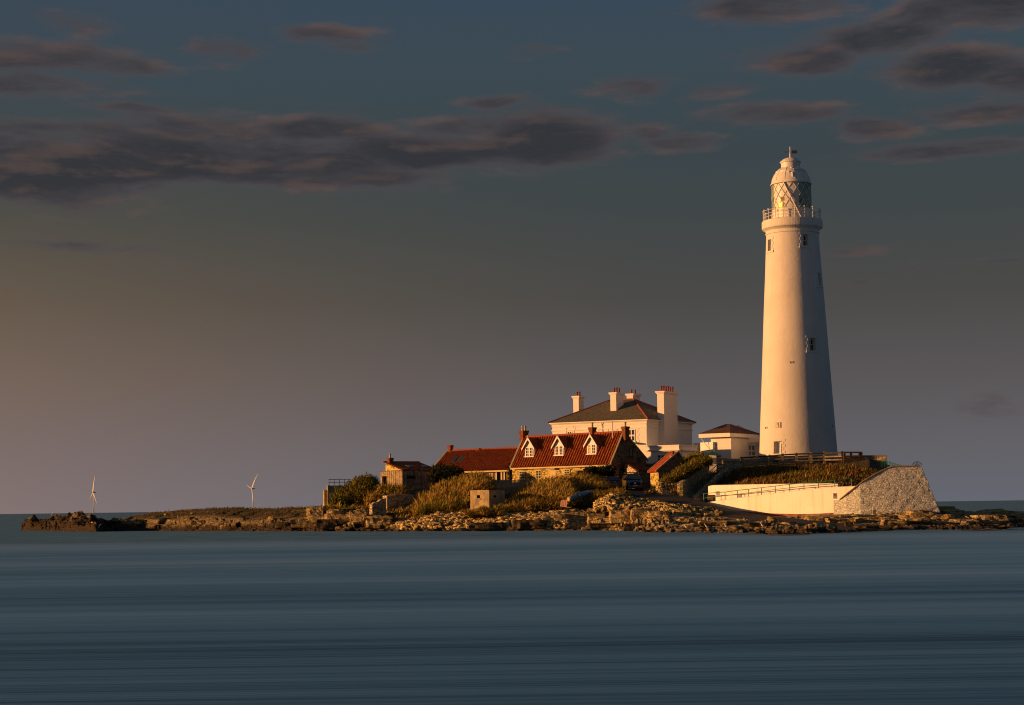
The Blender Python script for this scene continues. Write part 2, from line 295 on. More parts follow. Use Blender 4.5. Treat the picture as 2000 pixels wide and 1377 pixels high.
# ------------------------------------------------------------------ mesh helpers
def tag(o, label=None, cat=None, group=None, kind=None):
    if label: o['label'] = label
    if cat: o['category'] = cat
    if group: o['group'] = group
    if kind: o['kind'] = kind
    return o
def thing(name, loc, rz, label, cat, group=None):
    o = bpy.data.objects.new(name, None); col.objects.link(o); o.location = loc; o.rotation_euler = (0, 0, R(rz)); o.empty_display_size = .5
    return tag(o, label, cat, group)
def w2l(root, p):
    v = Vector(p) - root.location; a = -root.rotation_euler.z
    return Vector((v.x * math.cos(a) - v.y * math.sin(a), v.x * math.sin(a) + v.y * math.cos(a), v.z))
class MB:
    def __init__(s): s.v = []; s.f = []; s.mi = []; s.k = 0
    def add(s, vs, fs):
        n = len(s.v); s.v += [tuple(p) for p in vs]; s.f += [tuple(i + n for i in f) for f in fs]; s.mi += [s.k] * len(fs); return s
    def box(s, x0, x1, y0, y1, z0, z1, j=0):
        vs = [(x, y, z) for z in (z0, z1) for (x, y) in ((x0, y0), (x1, y0), (x1, y1), (x0, y1))]
        if j: vs = [tuple(c + random.uniform(-j, j) for c in v) for v in vs]
        return s.add(vs, [(3, 2, 1, 0), (4, 5, 6, 7), (0, 1, 5, 4), (1, 2, 6, 5), (2, 3, 7, 6), (3, 0, 4, 7)])
    def frustum(s, x0, x1, y0, y1, z0, z1, t):
        vs = [(x0, y0, z0), (x1, y0, z0), (x1, y1, z0), (x0, y1, z0), (x0 + t, y0 + t, z1), (x1 - t, y0 + t, z1), (x1 - t, y1 - t, z1), (x0 + t, y1 - t, z1)]
        return s.add(vs, [(3, 2, 1, 0), (4, 5, 6, 7), (0, 1, 5, 4), (1, 2, 6, 5), (2, 3, 7, 6), (3, 0, 4, 7)])
    def slab(s, pts, th):                       # planar polygon thickened by vector th
        n = len(pts); th = Vector(th); a = [Vector(p) for p in pts]; b = [p + th for p in a]
        return s.add(a + b, [tuple(range(n))[::-1], tuple(range(n, 2 * n))] + [(i, (i + 1) % n, n + (i + 1) % n, n + i) for i in range(n)])
    def tube(s, a, b, r, n=6, r2=None):
        a = Vector(a); b = Vector(b); d = (b - a); 
        if d.length < 1e-6: return s
        d.normalize(); u = d.orthogonal().normalized(); w = d.cross(u); r2 = r if r2 is None else r2
        vs = [a + (u * math.cos(2 * math.pi * i / n) + w * math.sin(2 * math.pi * i / n)) * r for i in range(n)]
        vs += [b + (u * math.cos(2 * math.pi * i / n) + w * math.sin(2 * math.pi * i / n)) * r2 for i in range(n)]
        return s.add(vs, [(i, (i + 1) % n, n + (i + 1) % n, n + i) for i in range(n)] + [tuple(range(n))[::-1], tuple(range(n, 2 * n))])
    def path(s, pts, r, n=5):
        for a, b in zip(pts[:-1], pts[1:]): s.tube(a, b, r, n)
        return s
    def lathe(s, prof, n=48, c=(0, 0, 0), a0=0, a1=360):
        full = abs(a1 - a0) >= 359.9; k = n if full else n + 1; vs = []
        for (r, z) in prof:
            for i in range(k):
                a = R(a0 + (a1 - a0) * i / n); vs.append((c[0] + r * math.sin(a), c[1] - r * math.cos(a), c[2] + z))
        fs = []
        for j in range(len(prof) - 1):
            for i in range(n):
                i2 = (i + 1) % k; fs.append((j * k + i, j * k + i2, (j + 1) * k + i2, (j + 1) * k + i))
        return s.add(vs, fs)
    def ball(s, c, r, n=8, sc=(1, 1, 1)):
        vs = []; fs = []; m_ = n // 2 + 1
        for j in range(m_ + 1):
            ph = math.pi * j / m_ - math.pi / 2
            for i in range(n):
                a = 2 * math.pi * i / n; vs.append((c[0] + r * sc[0] * math.cos(ph) * math.cos(a), c[1] + r * sc[1] * math.cos(ph) * math.sin(a), c[2] + r * sc[2] * math.sin(ph)))
        for j in range(m_):
            for i in range(n): fs.append((j * n + i, j * n + (i + 1) % n, (j + 1) * n + (i + 1) % n, (j + 1) * n + i))
        return s.add(vs, fs)
    def build(s, name, mt, parent=None, world=False, smooth=False, rest=True):
        vs = s.v; loc = None
        if parent is not None and world: vs = [tuple(w2l(parent, p)) for p in vs]
        if parent is None:
            a = np.array(vs); loc = (float(a[:, 0].mean()), float(a[:, 1].mean()), float(a[:, 2].min())) ; vs = [tuple(p) for p in (a - np.array(loc))]
        me = bpy.data.meshes.new(name); me.from_pydata(vs, [], s.f); 
        for q in (mt if isinstance(mt, (list, tuple)) else [mt]): me.materials.append(MATS[q])
        if s.k or any(s.mi): me.polygons.foreach_set('material_index', s.mi)
        if smooth: me.polygons.foreach_set('use_smooth', [True] * len(s.f))
        me.update(); o = bpy.data.objects.new(name, me); col.objects.link(o)
        if parent is not None: o.parent = parent
        if loc: o.location = loc
        return o
def npmesh(name, V, Fa, mt, attr=None, aname='tone', smooth=False, loc=None):
    V = np.asarray(V, dtype=np.float32); Fa = np.asarray(Fa, dtype=np.int32); k = Fa.shape[1]
    if loc is None: loc = (float(V[:, 0].mean()), float(V[:, 1].mean()), float(V[:, 2].min()))
    V = V - np.array(loc, dtype=np.float32)
    me = bpy.data.meshes.new(name); me.vertices.add(len(V)); me.vertices.foreach_set('co', V.ravel())
    me.loops.add(Fa.size); me.loops.foreach_set('vertex_index', Fa.ravel())
    me.polygons.add(len(Fa)); me.polygons.foreach_set('loop_start', np.arange(0, Fa.size, k, dtype=np.int32)); me.polygons.foreach_set('loop_total', np.full(len(Fa), k, dtype=np.int32))
    if smooth: me.polygons.foreach_set('use_smooth', np.ones(len(Fa), dtype=bool))
    me.update(calc_edges=True); me.materials.append(MATS[mt])
    if attr is not None:
        at = me.attributes.new(aname, 'FLOAT', 'POINT'); at.data.foreach_set('value', np.asarray(attr, dtype=np.float32))
    o = bpy.data.objects.new(name, me); col.objects.link(o); o.location = loc
    return o
# value noise, vectorised
def vnoise(p, seed=0):
    p = np.asarray(p, dtype=np.float64); i = np.floor(p).astype(np.int64); f = p - i; f = f * f * (3 - 2 * f)
    def h(x, y, z):
        n = (x * 374761393 + y * 668265263 + z * 2147483647 + seed * 1274126177) & 0xffffffff
        n = ((n ^ (n >> 13)) * 1274126177) & 0xffffffff; n = (n ^ (n >> 16)) & 0xffffffff
        return n / 4294967295.0
    r = 0
    for a in (0, 1):
        for b in (0, 1):
            for c in (0, 1):
                w = (f[..., 0] if a else 1 - f[..., 0]) * (f[..., 1] if b else 1 - f[..., 1]) * (f[..., 2] if c else 1 - f[..., 2])
                r = r + w * h(i[..., 0] + a, i[..., 1] + b, i[..., 2] + c)
    return r
def fbm(p, oct=4, seed=0, rough=.5):
    p = np.asarray(p, dtype=np.float64); r = 0; a = 1; s = 0
    for k in range(oct): r = r + a * (vnoise(p * 2 ** k, seed + k) * 2 - 1); s += a; a *= rough
    return r / s

# ------------------------------------------------------------------ sea
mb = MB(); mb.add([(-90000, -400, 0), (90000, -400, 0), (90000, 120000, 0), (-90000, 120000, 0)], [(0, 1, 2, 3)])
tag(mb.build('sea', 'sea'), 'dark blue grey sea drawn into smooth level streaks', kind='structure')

# ------------------------------------------------------------------ island terrain
WL = [(30, 1035), (190, 1038), (230, 1036), (600, 1037), (800, 1037), (1000, 1036), (1200, 1035), (1240, 1037), (1300, 1041), (1400, 1040), (1530, 1044), (1660, 1040), (1750, 1035), (1830, 1034), (1900, 1036), (1990, 1033), (2200, 1028)]
def wl(px): return np.interp(px, [a for a, b in WL], [b for a, b in WL])
def Dw(px): return CH * F / (wl(px) - hor(px))
z_ = lambda z, D: ('z', z, D)
# each column: front to back (py, D) with D < 60 counted back from the water's edge, or z_(height, D)
COLS = {
 36: [z_(-.7, 1), z_(-.8, 2), z_(-.8, 4), z_(-.9, 7), z_(-1, 9), z_(-1, 12), z_(-1, 30), z_(-2, 60)],
 48: [(1030, .6), (1022, 1.5), (1019, 4), z_(.3, 7), z_(-.5, 9), z_(-1, 12), z_(-1, 30), z_(-2, 60)],
 75: [(1028, .6), (1018, 1.5), (1015.5, 4), z_(.5, 7), z_(-.5, 9), z_(-1, 12), z_(-1, 30), z_(-2, 60)],
 84: [(1030, .6), (1022, 1.5), (1019, 4), z_(.5, 7), z_(-.5, 9), z_(-1, 12), z_(-1, 30), z_(-2, 60)],
 95: [(1025, .6), (1013, 1.8), (1010.5, 5), z_(.6, 8), z_(-.5, 10), z_(-1, 13), z_(-1, 30), z_(-2, 60)],
 120: [(1023, .6), (1010, 2), (1007.5, 5), z_(.6, 9), z_(-.5, 11), z_(-1, 14), z_(-1, 30), z_(-2, 60)],
 150: [(1024, .6), (1013, 2), (1008.5, 5), z_(.6, 9), z_(-.5, 11), z_(-1, 14), z_(-1, 30), z_(-2, 60)],
 170: [(1026, .6), (1015, 2), (1008, 5), z_(.6, 9), z_(-.5, 11), z_(-1, 14), z_(-1, 30), z_(-2, 60)],
 190: [(1029, .6), (1019, 2), (1013, 5), z_(.4, 9), z_(-.5, 11), z_(-1, 14), z_(-1, 30), z_(-2, 60)],
 198: [(1030, .7), (1022, 2.4), (1015.5, 6), z_(.5, 9), z_(-.5, 12), z_(-1, 15), z_(-1, 30), z_(-2, 60)],
 212: [(1032, .8), (1026, 2.4), (1019, 6), z_(.5, 10), z_(-.4, 13), z_(-1, 17), z_(-1, 30), z_(-2, 60)],
 222: [(1030, .8), (1020, 2), (1013, 6), z_(1, 11), z_(.0, 15), z_(-1, 20), z_(-1, 32), z_(-2, 60)],
 250: [(1029, .8), (1016, 2.4), (1009, 8), z_(1.5, 14), z_(.5, 20), z_(-1, 26), z_(-1, 34), z_(-2, 60)],
 300: [(1027, 1), (1012, 3), (1002, 9), z_(2.1, 16), z_(1.4, 24), z_(0, 31), z_(-1, 37), z_(-2, 60)],
 360: [(1028, 1), (1013, 3), (996.5, 10), z_(2.5, 18), z_(2, 26), z_(1, 34), z_(-1, 42), z_(-2, 60)],
 410: [(1029, 1), (1010, 3), (992.5, 10), z_(2.6, 18), z_(2.2, 28), z_(1.5, 36), z_(-1, 45), z_(-2, 60)],
 470: [(1028, 1), (1012, 3.4), (992.5, 10), z_(2.6, 18), z_(2.3, 28), z_(1.5, 38), z_(-1, 48), z_(-2, 60)],
 480: [(1029, 1), (1013, 3.4), (994, 10), z_(2.5, 18), z_(2.3, 28), z_(1.5, 38), z_(-1, 48), z_(-2, 60)],
 540: [(1030, 1), (1014, 4), (993.5, 11), z_(2.5, 18), z_(2.4, 28), z_(1.5, 40), z_(-1, 50), z_(-2, 62)],
 598: [(1031, 1), (1016, 4), (991.5, 11), z_(2.6, 19), z_(2.5, 28), z_(2, 40), z_(-1, 50), z_(-2, 64)],
 606: [(1030, 1), (1017, 2.6), (992.5, 3.4), (990, 16), z_(2.8, 28), z_(2, 40), z_(-1, 52), z_(-2, 66)],
 640: [(1031, 1), (1018, 2.6), (997, 4.2), (989, 16), z_(2.9, 28), z_(3, 45), z_(-1, 57), z_(-2, 70)],
 700: [(1031, 1), (1014, 3), (1002, 7), (988, 212), z_(3.0, 220), z_(3.8, 244), z_(1, 262), z_(-2, 280)],
 740: [(1033, 1), (1020, 4), (1012, 8), (988, 212), z_(4.2, 220), z_(4.6, 244), z_(3, 262), z_(-2, 285)],
 780: [(1034, 1), (1026, 4), (1019, 9), (992, 206), z_(4.6, 219), z_(4.9, 244), z_(4, 262), z_(-2, 285)],
 860: [(1034, 1.5), (1026, 3), (1009, 9), (990, 201), z_(5.0, 216), z_(5.4, 240), z_(5, 262), z_(-2, 285)],
 920: [(1033, 1.5), (1020, 5), (1004, 10), (988, 200), z_(5.2, 212), z_(5.5, 240), z_(5, 262), z_(-2, 285)],
 1000: [(1029, 1.5), (1012, 6), (1002, 12), (985, 199), z_(5.2, 210), z_(5.7, 235), z_(5.5, 262), z_(-2, 285)],
 1080: [(1027, 2), (1006, 8), (997, 14), (980, 198), z_(5.0, 207), z_(5.4, 228), z_(7, 262), z_(-2, 285)],
 1150: [(1027, 2), (1000, 8), (985, 15), (967, 199), z_(4.4, 205), z_(4.9, 222), z_(8, 262), z_(-2, 285)],
 1200: [(1025, 2.5), (998, 8), (980, 16), (962, 199), z_(4.2, 204), z_(4.6, 217), z_(8, 262), z_(-2, 285)],
 1260: [(1026, 5), (1006, 14), (982, 191), (963, 199), z_(4.2, 204), z_(4.6, 217), z_(8.4, 262), z_(-2, 285)],
 1320: [(1031, 9), (1014, 172), (994, 184), (975, 194), z_(3.6, 202), z_(8.3, 222), z_(8.7, 262), z_(-2, 285)],
 1370: [(1030, 162), (1015, 173), (1001, 181), (989, 193.5), z_(2.6, 200), z_(8.2, 219), z_(8.8, 262), z_(-2, 285)],
 1450: [(1032, 154), (1018, 167), (1008, 177), (999.5, 188.6), z_(3.8, 192.5), z_(7.9, 221), z_(8.9, 262), z_(-2, 285)],
 1530: [(1036, 145), (1024, 157), (1014, 170), (1005, 184.6), z_(4.1, 188.6), z_(8.0, 221), z_(8.9, 262), z_(-2, 285)],
 1630: [(1033, 149), (1022, 160), (1012, 169), (1004, 180.4), z_(4.2, 185), z_(7.9, 221), z_(8.9, 262), z_(-2, 285)],
 1700: [(1031, 155), (1018, 164), (1007, 171), (1001, 178.8), z_(3.6, 184), z_(7.4, 210), z_(8.9, 262), z_(-2, 285)],
 1760: [(1029, 156), (1016, 165), (1004, 171), (998, 178.8), z_(1.5, 184), z_(6.2, 205), z_(7, 255), z_(-2, 275)],
 1812: [(1028, 156), (1014, 165), (1001, 171), (996, 178.6), z_(1.6, 195), z_(1.0, 210), z_(-1, 225), z_(-2, 240)],
 1830: [(1028, 156), (1014, 166), (1002, 175), (990, 186), z_(1.6, 195), z_(.6, 202), z_(-1, 210), z_(-2, 240)],
 1870: [(1029, 152), (1016, 166), (1004, 180), (992, 190), z_(1.4, 196), z_(.4, 202), z_(-1, 210), z_(-2, 240)],
 1882: [(1029, 152), (1018, 166), (1007, 180), (999, 190), z_(.9, 196), z_(.2, 202), z_(-1, 210), z_(-2, 240)],
 1930: [(1031, 152), (1022, 166), (1010, 180), (996, 194), z_(1, 199), z_(.2, 204), z_(-1, 212), z_(-2, 240)],
 1965: [(1030, 156), (1021, 168), (1010, 180), (993, 196), z_(1, 201), z_(.2, 206), z_(-1, 212), z_(-2, 240)],
 1995: [(1029, 160), (1020, 172), (1008, 186), (999, 198), z_(.4, 204), z_(-.2, 208), z_(-1, 214), z_(-2, 240)],
 2080: [(1030, 160), (1024, 172), (1014, 186), (1004, 198), z_(0, 204), z_(-.5, 208), z_(-1, 214), z_(-2, 240)],
}
kpx = sorted(COLS); NR = 9; KD = np.zeros((len(kpx), NR + 1)); KZ = np.zeros((len(kpx), NR + 1))
for i, px in enumerate(kpx):
    dw = Dw(px); KD[i, 0] = dw - 2.5; KZ[i, 0] = -1.0; KD[i, 1] = dw; KZ[i, 1] = -.08
    for j, e in enumerate(COLS[px]):
        if e[0] == 'z': dd = e[2] if e[2] > 100 else dw + e[2]; zz = e[1]
        else: dd = e[1] if e[1] > 60 else dw + e[1]; zz = Z(px, e[0], dd)
        KD[i, j + 2] = dd; KZ[i, j + 2] = zz
ROAD = [(1150, 955, 206), (1205, 957.5, 202), (1245, 961, 199), (1285, 965.5, 196), (1320, 975, 191.5), (1360, 987, 186.5), (1410, 999, 180), (1470, 1008, 174), (1540, 1015, 167), (1610, 1023, 160), (1690, 1032, 152)]
RP = [P(*a) for a in ROAD]
RW = [3.2, 3.0, 2.6, 2.2, 2.0, 1.9, 1.9, 2.2, 2.3, 2.2, 1.6]
def colprof(px):
    return (np.array([np.interp(px, kpx, KD[:, j]) for j in range(NR + 1)]), np.array([np.interp(px, kpx, KZ[:, j]) for j in range(NR + 1)]))
def ground(px, D):
    d_, z0 = colprof(px); return float(np.interp(D, d_, z0))
def groundxy(x, y):
    # plan position -> column
    k = x / y; px = 1000 + k * F / (1) ; 
    for _ in range(3):
        r = ray(px, 980); px += (k - r[0] / r[1]) * F
    return ground(px, y)
NC = 1150; pxs = np.linspace(36, 2080, NC)
seg = [3, 5, 16, 26, 26, 22, 16, 14, 8]
DD = np.zeros((NC, sum(seg) + 1)); ZZ = np.zeros_like(DD); RR = np.zeros_like(DD)
for j in range(NR + 1):
    pass
d_all = np.stack([np.interp(pxs, kpx, KD[:, j]) for j in range(NR + 1)], 1); z_all = np.stack([np.interp(pxs, kpx, KZ[:, j]) for j in range(NR + 1)], 1)
c_ = 0
for j, n in enumerate(seg):
    for k in range(n + (j == len(seg) - 1)):
        t_ = k / n; DD[:, c_] = d_all[:, j] * (1 - t_) + d_all[:, j + 1] * t_; ZZ[:, c_] = z_all[:, j] * (1 - t_) + z_all[:, j + 1] * t_; RR[:, c_] = j + t_; c_ += 1
kx = np.array([ray(p, 985)[0] / ray(p, 985)[1] for p in pxs])[:, None]
XX = kx * DD
P3 = np.stack([XX, DD, ZZ], -1)
rockw = np.clip(1.15 - np.abs(RR - 2.6) / 2.4, 0, 1) ** .6           # how rocky each row is
rockw = np.where(RR > 5.2, np.minimum(rockw, .15), rockw)
pxg = np.repeat(pxs[:, None], DD.shape[1], 1)
# broad broken relief
h1 = fbm(np.stack([XX * .22, DD * .30, ZZ * 0], -1), 4, 3)
h2 = fbm(np.stack([XX * .9, DD * 1.2, ZZ * 0], -1), 3, 11)
calm = np.where((pxg > 770) & (pxg < 1120), np.clip(1 - (RR - 1.7) / .6, .22, 1), 1) * np.where(pxg > 1240, np.clip(1 - (pxg - 1240) / 80, .48, 1), 1) * np.where(pxg < 205, .6, 1) * np.where((pxg < 640) & (RR > 2.7), .3, 1)
rockw = rockw * calm
zz = ZZ + rockw * (h1 * .8 + h2 * .15) * np.clip((ZZ + 1.1) / 1.2, .25, 1)
# blocky joints: voronoi-like cells each with its own height
def cells(x, y, sc, seed):
    gx = x * sc; gy = y * sc; ix = np.floor(gx); iy = np.floor(gy); best = np.full(x.shape, 9.); val = np.zeros(x.shape)
    for a in (-1, 0, 1):
        for b_ in (-1, 0, 1):
            q = np.stack([ix + a, iy + b_, ix * 0], -1) + .01
            rx = vnoise(np.floor(q), seed); ry = vnoise(np.floor(q), seed + 5); dx = ix + a + rx - gx; dy = iy + b_ + ry - gy
            dd = dx * dx + dy * dy; w = dd < best; best = np.where(w, dd, best); val = np.where(w, vnoise(np.floor(q), seed + 9), val)
    return val
zz += rockw * (cells(XX * .6 + h1, DD + h1 * 2, .42, 4) - .5) * .75 + rockw * (cells(XX * .8 + h2, DD, 1.1, 14) - .5) * .32
tl = np.clip((262 - pxg) / 40, 0, 1) * np.clip((ZZ + .5) / 1.2, 0, 1); zz += tl * (fbm(np.stack([XX * .42, DD * .42, ZZ * 0], -1), 4, 91, .5) * .95 + (cells(XX * .7, DD * .7, 9e-1, 92) - .5) * .7)
# bedding planes: terrace the height
stp = .55; ph = zz / stp + fbm(np.stack([XX * .06, DD * .06, ZZ * 0], -1), 2, 31) * 1.5 - XX * .012
fl = np.floor(ph); fr_ = ph - fl; tz = (fl + np.clip((fr_ - .80) / .20, 0, 1) ** 1.0) * stp + (ph * 0)
tz = tz + (zz - ph * stp)
tzw = .92 * np.clip(rockw * 1.5, 0, 1); zz = zz * (1 - tzw) + tz * tzw
# keep it out of the road and off the bank/plateau
rx = np.array([p.x for p in RP]); ry = np.array([p.y for p in RP]); rz = np.array([p.z for p in RP])
best = np.full(XX.shape, 99.); bz = np.zeros(XX.shape)
for i in range(len(RP) - 1):
    ax, ay, bx, by = rx[i], ry[i], rx[i + 1], ry[i + 1]; L2 = (bx - ax) ** 2 + (by - ay) ** 2
    t_ = np.clip(((XX - ax) * (bx - ax) + (DD - ay) * (by - ay)) / L2, 0, 1)
    dd = np.hypot(XX - ax - t_ * (bx - ax), DD - ay - t_ * (by - ay)) / (RW[i] * (1 - t_) + RW[i + 1] * t_)
    w = dd < best; best = np.where(w, dd, best); bz = np.where(w, rz[i] * (1 - t_) + rz[i + 1] * t_, bz)
k_ = np.clip((1.7 - best) / .5, 0, 1); zz = zz * (1 - k_) + (bz - .12) * k_
# ledges undercut: push beds in and out along the line of sight from the land outwards
push = fbm(np.stack([XX * .12, zz * 3.2, DD * .02], -1), 3, 41) * .55 * np.maximum(rockw, tl) * (1 - k_) * 1.3 + fbm(np.stack([XX * .6, zz * 1.2, DD * .1], -1), 3, 93) * 1.3 * tl
YY = DD + push
turf = np.clip((RR - np.where(pxg < 600, 2.75, 3.3)) / .6, 0, 1) * np.clip((pxg - 215) / 60, 0, 1)
turf = np.where((pxg > 1800) | ((pxg > 1250) & (RR < 5.8)), turf * 0, turf)
V = np.stack([XX, YY, zz], -1).reshape(-1, 3); nr = DD.shape[1]
ii = np.arange(NC - 1)[:, None] * nr + np.arange(nr - 1)[None, :]
Fa = np.stack([ii, ii + nr, ii + nr + 1, ii + 1], -1).reshape(-1, 4)
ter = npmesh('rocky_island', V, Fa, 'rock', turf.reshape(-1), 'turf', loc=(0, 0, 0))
weed = np.interp(pxg, [36, 190, 235, 300, 600, 780, 1200, 1300, 2080], [1.5, 1.2, .8, .35, .55, .2, -.45, -.3, .15]); at_ = ter.data.attributes.new('weed', 'FLOAT', 'POINT'); at_.data.foreach_set('value', weed.reshape(-1).astype(np.float32))
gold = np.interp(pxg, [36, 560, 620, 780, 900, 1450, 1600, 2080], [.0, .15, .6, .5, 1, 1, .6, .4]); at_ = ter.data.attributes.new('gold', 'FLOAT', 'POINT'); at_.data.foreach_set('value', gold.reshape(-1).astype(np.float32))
tag(ter, 'low rocky island of layered brown sandstone with turf on top', kind='structure')
TX, TY, TZ = XX, YY, zz
def surf(px, D):                                  # height of the finished terrain
    i = int(round((px - 36) / (2080 - 36) * (NC - 1))); i = min(max(i, 0), NC - 1)
    return float(np.interp(D, DD[i], zz[i]))
# road
mb = MB(); vs = []
for i, p in enumerate(RP):
    a = RP[max(i - 1, 0)]; b = RP[min(i + 1, len(RP) - 1)]; t_ = Vector((b.x - a.x, b.y - a.y, 0)).normalized(); n_ = Vector((-t_.y, t_.x, 0))
    for s_ in (-1, -.5, 0, .5, 1): vs.append(p + n_ * s_ * RW[i] * 1.25 + Vector((0, 0, -.02 if abs(s_) < 1 else -.10)))
mb.add(vs, [(i * 5 + j, i * 5 + j + 1, (i + 1) * 5 + j + 1, (i + 1) * 5 + j) for i in range(len(RP) - 1) for j in range(4)])
tag(mb.build('road', 'asphalt', smooth=True), 'dark tarmac track running down to the shore', kind='structure')

# ------------------------------------------------------------------ foliage helpers
def blades(pts, dirs, L, Wd, bend=.25, seed=0):
    r = np.random.default_rng(seed); n = len(pts); d = dirs / np.linalg.norm(dirs, axis=1, keepdims=True)
    L = L * np.where(r.uniform(size=(n, 1)) < .12, r.uniform(1.3, 1.9, (n, 1)), r.uniform(.55, 1.25, (n, 1))); Wd = Wd * r.uniform(.6, 1.3, (n, 1))
    side = np.cross(d, r.normal(size=(n, 3))); side /= np.linalg.norm(side, axis=1, keepdims=True)
    bd = np.cross(d, side) * r.uniform(-1, 1, (n, 1)) * bend + np.array([.12, 0, -.1]) * bend
    a = pts - side * Wd * .35; b_ = pts + side * Wd * .35; m1 = pts + d * L * .55 - side * Wd * .5 + bd * L * .3; m2 = pts + d * L * .55 + side * Wd * .5 + bd * L * .3; tip = pts + d * L + bd * L
    V = np.stack([a, b_, m2, tip, m1], 1).reshape(-1, 3); k = np.arange(n)[:, None] * 5
    F3 = np.concatenate([k + np.array([[0, 1, 2]]), k + np.array([[0, 2, 4]]), k + np.array([[4, 2, 3]])], 0)
    tone = np.repeat(r.uniform(0, 1, n), 5)
    return V, F3, tone
def leaves(pts, size, seed=0):
    r = np.random.default_rng(seed); n = len(pts); a = r.normal(size=(n, 3)); a /= np.linalg.norm(a, axis=1, keepdims=True)
    b_ = np.cross(a, r.normal(size=(n, 3))); b_ /= np.linalg.norm(b_, axis=1, keepdims=True); s = size * r.uniform(.6, 1.4, (n, 1))
    V = np.stack([pts - a * s, pts + b_ * s * .5, pts + a * s, pts - b_ * s * .5], 1).reshape(-1, 3); k = np.arange(n)[:, None] * 4
    F3 = np.concatenate([k + np.array([[0, 1, 2]]), k + np.array([[0, 2, 3]])], 0)
    return V, F3, np.repeat(r.uniform(0, 1, n), 4)
def mass(name, top, bot, D0, D1, depth, n, L, Wd, mt, label, cat='shrub', lean=(.35, -.1, .9), seed=1, rag=.5, group=None, leafy=0, core='core', stem=True):
    """a bushy mass that stands on the bank: top/bot are its upper and lower edge seen in front, D0 foot, D1 crest, depth its thickness"""
    r = np.random.default_rng(seed); tx, ty = zip(*top); bx, by = zip(*bot); x0, x1 = tx[0], tx[-1]; sc = (D0 + D1) / 2 / F
    def sp_(px, t, dz=0):
        tp = np.interp(px, tx, ty) + 4.5; bt = np.interp(px, bx, by); e = np.minimum((px - x0), (x1 - px)) / max((x1 - x0) * .12, 1); e = np.clip(e, .15, 1)
        py = bt + (tp - bt) * t; D = D0 + (D1 - D0) * t ** 1.6 - np.sqrt(e) * depth * .35 * np.sin(np.pi * np.clip(t, 0, 1))
        return px, py, D
    def place(px, py, D):
        d0 = np.stack([(px - 1000) / F, (688.5 - py) / F, -np.ones_like(px)], -1) @ C3.T; t = D / d0[:, 1]
        return np.stack([d0[:, 0] * t, D, CH + d0[:, 2] * t], -1)
    root = thing(name, (0, 0, 0), 0, label, cat, group)
    # inner body of twigs
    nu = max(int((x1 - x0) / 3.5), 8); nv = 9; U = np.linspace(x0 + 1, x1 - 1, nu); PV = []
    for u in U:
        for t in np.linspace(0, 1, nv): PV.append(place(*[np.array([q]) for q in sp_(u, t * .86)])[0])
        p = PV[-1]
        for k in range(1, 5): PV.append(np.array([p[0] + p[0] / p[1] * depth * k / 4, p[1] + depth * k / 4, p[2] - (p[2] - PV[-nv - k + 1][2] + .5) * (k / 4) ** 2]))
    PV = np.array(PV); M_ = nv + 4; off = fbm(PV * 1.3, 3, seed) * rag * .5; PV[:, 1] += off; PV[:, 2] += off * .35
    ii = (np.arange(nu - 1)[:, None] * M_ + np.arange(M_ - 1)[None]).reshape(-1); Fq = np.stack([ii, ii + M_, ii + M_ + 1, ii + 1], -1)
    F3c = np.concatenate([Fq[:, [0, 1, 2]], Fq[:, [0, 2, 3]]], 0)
    # shoots
    px = r.uniform(x0, x1, n); t = r.uniform(0, 1, n) ** .85; u_, py, D = sp_(px, t * .95)
    pts = place(px, py, D + r.uniform(-.1, .6, n) * rag); nb = fbm(pts * 1.3, 3, seed) * rag; pts[:, 1] += nb * .7; pts[:, 2] += nb * .3 - .25 * L
    dirs = r.normal(size=(n, 3)) * .42 + np.array(lean) + np.array([[0, -.45, 0]]) * (1 - t)[:, None]
    V, F3, tone = blades(pts, dirs, L, Wd, .3, seed)
    if leafy:
        lp = pts[r.integers(0, n, leafy)] + r.normal(size=(leafy, 3)) * np.array([.2, .2, .2]) + dirs[r.integers(0, n, leafy)] * .2 * L
        V2, F2, t2 = leaves(lp, .11, seed + 3); F3 = np.concatenate([F3, F2 + len(V)]); V = np.concatenate([V, V2]); tone = np.concatenate([tone, t2])
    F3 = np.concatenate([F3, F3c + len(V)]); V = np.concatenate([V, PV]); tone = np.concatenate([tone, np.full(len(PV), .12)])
    base = V[:, :].mean(0); gz = V[:, 2].min(); root.location = (float(base[0]), float(base[1]), float(gz))
    fo = npmesh('foliage', V - np.array(root.location), F3, mt, tone, loc=(0, 0, 0)); fo.parent = root
    return root
exec_veg = []
PB = MB  # alias

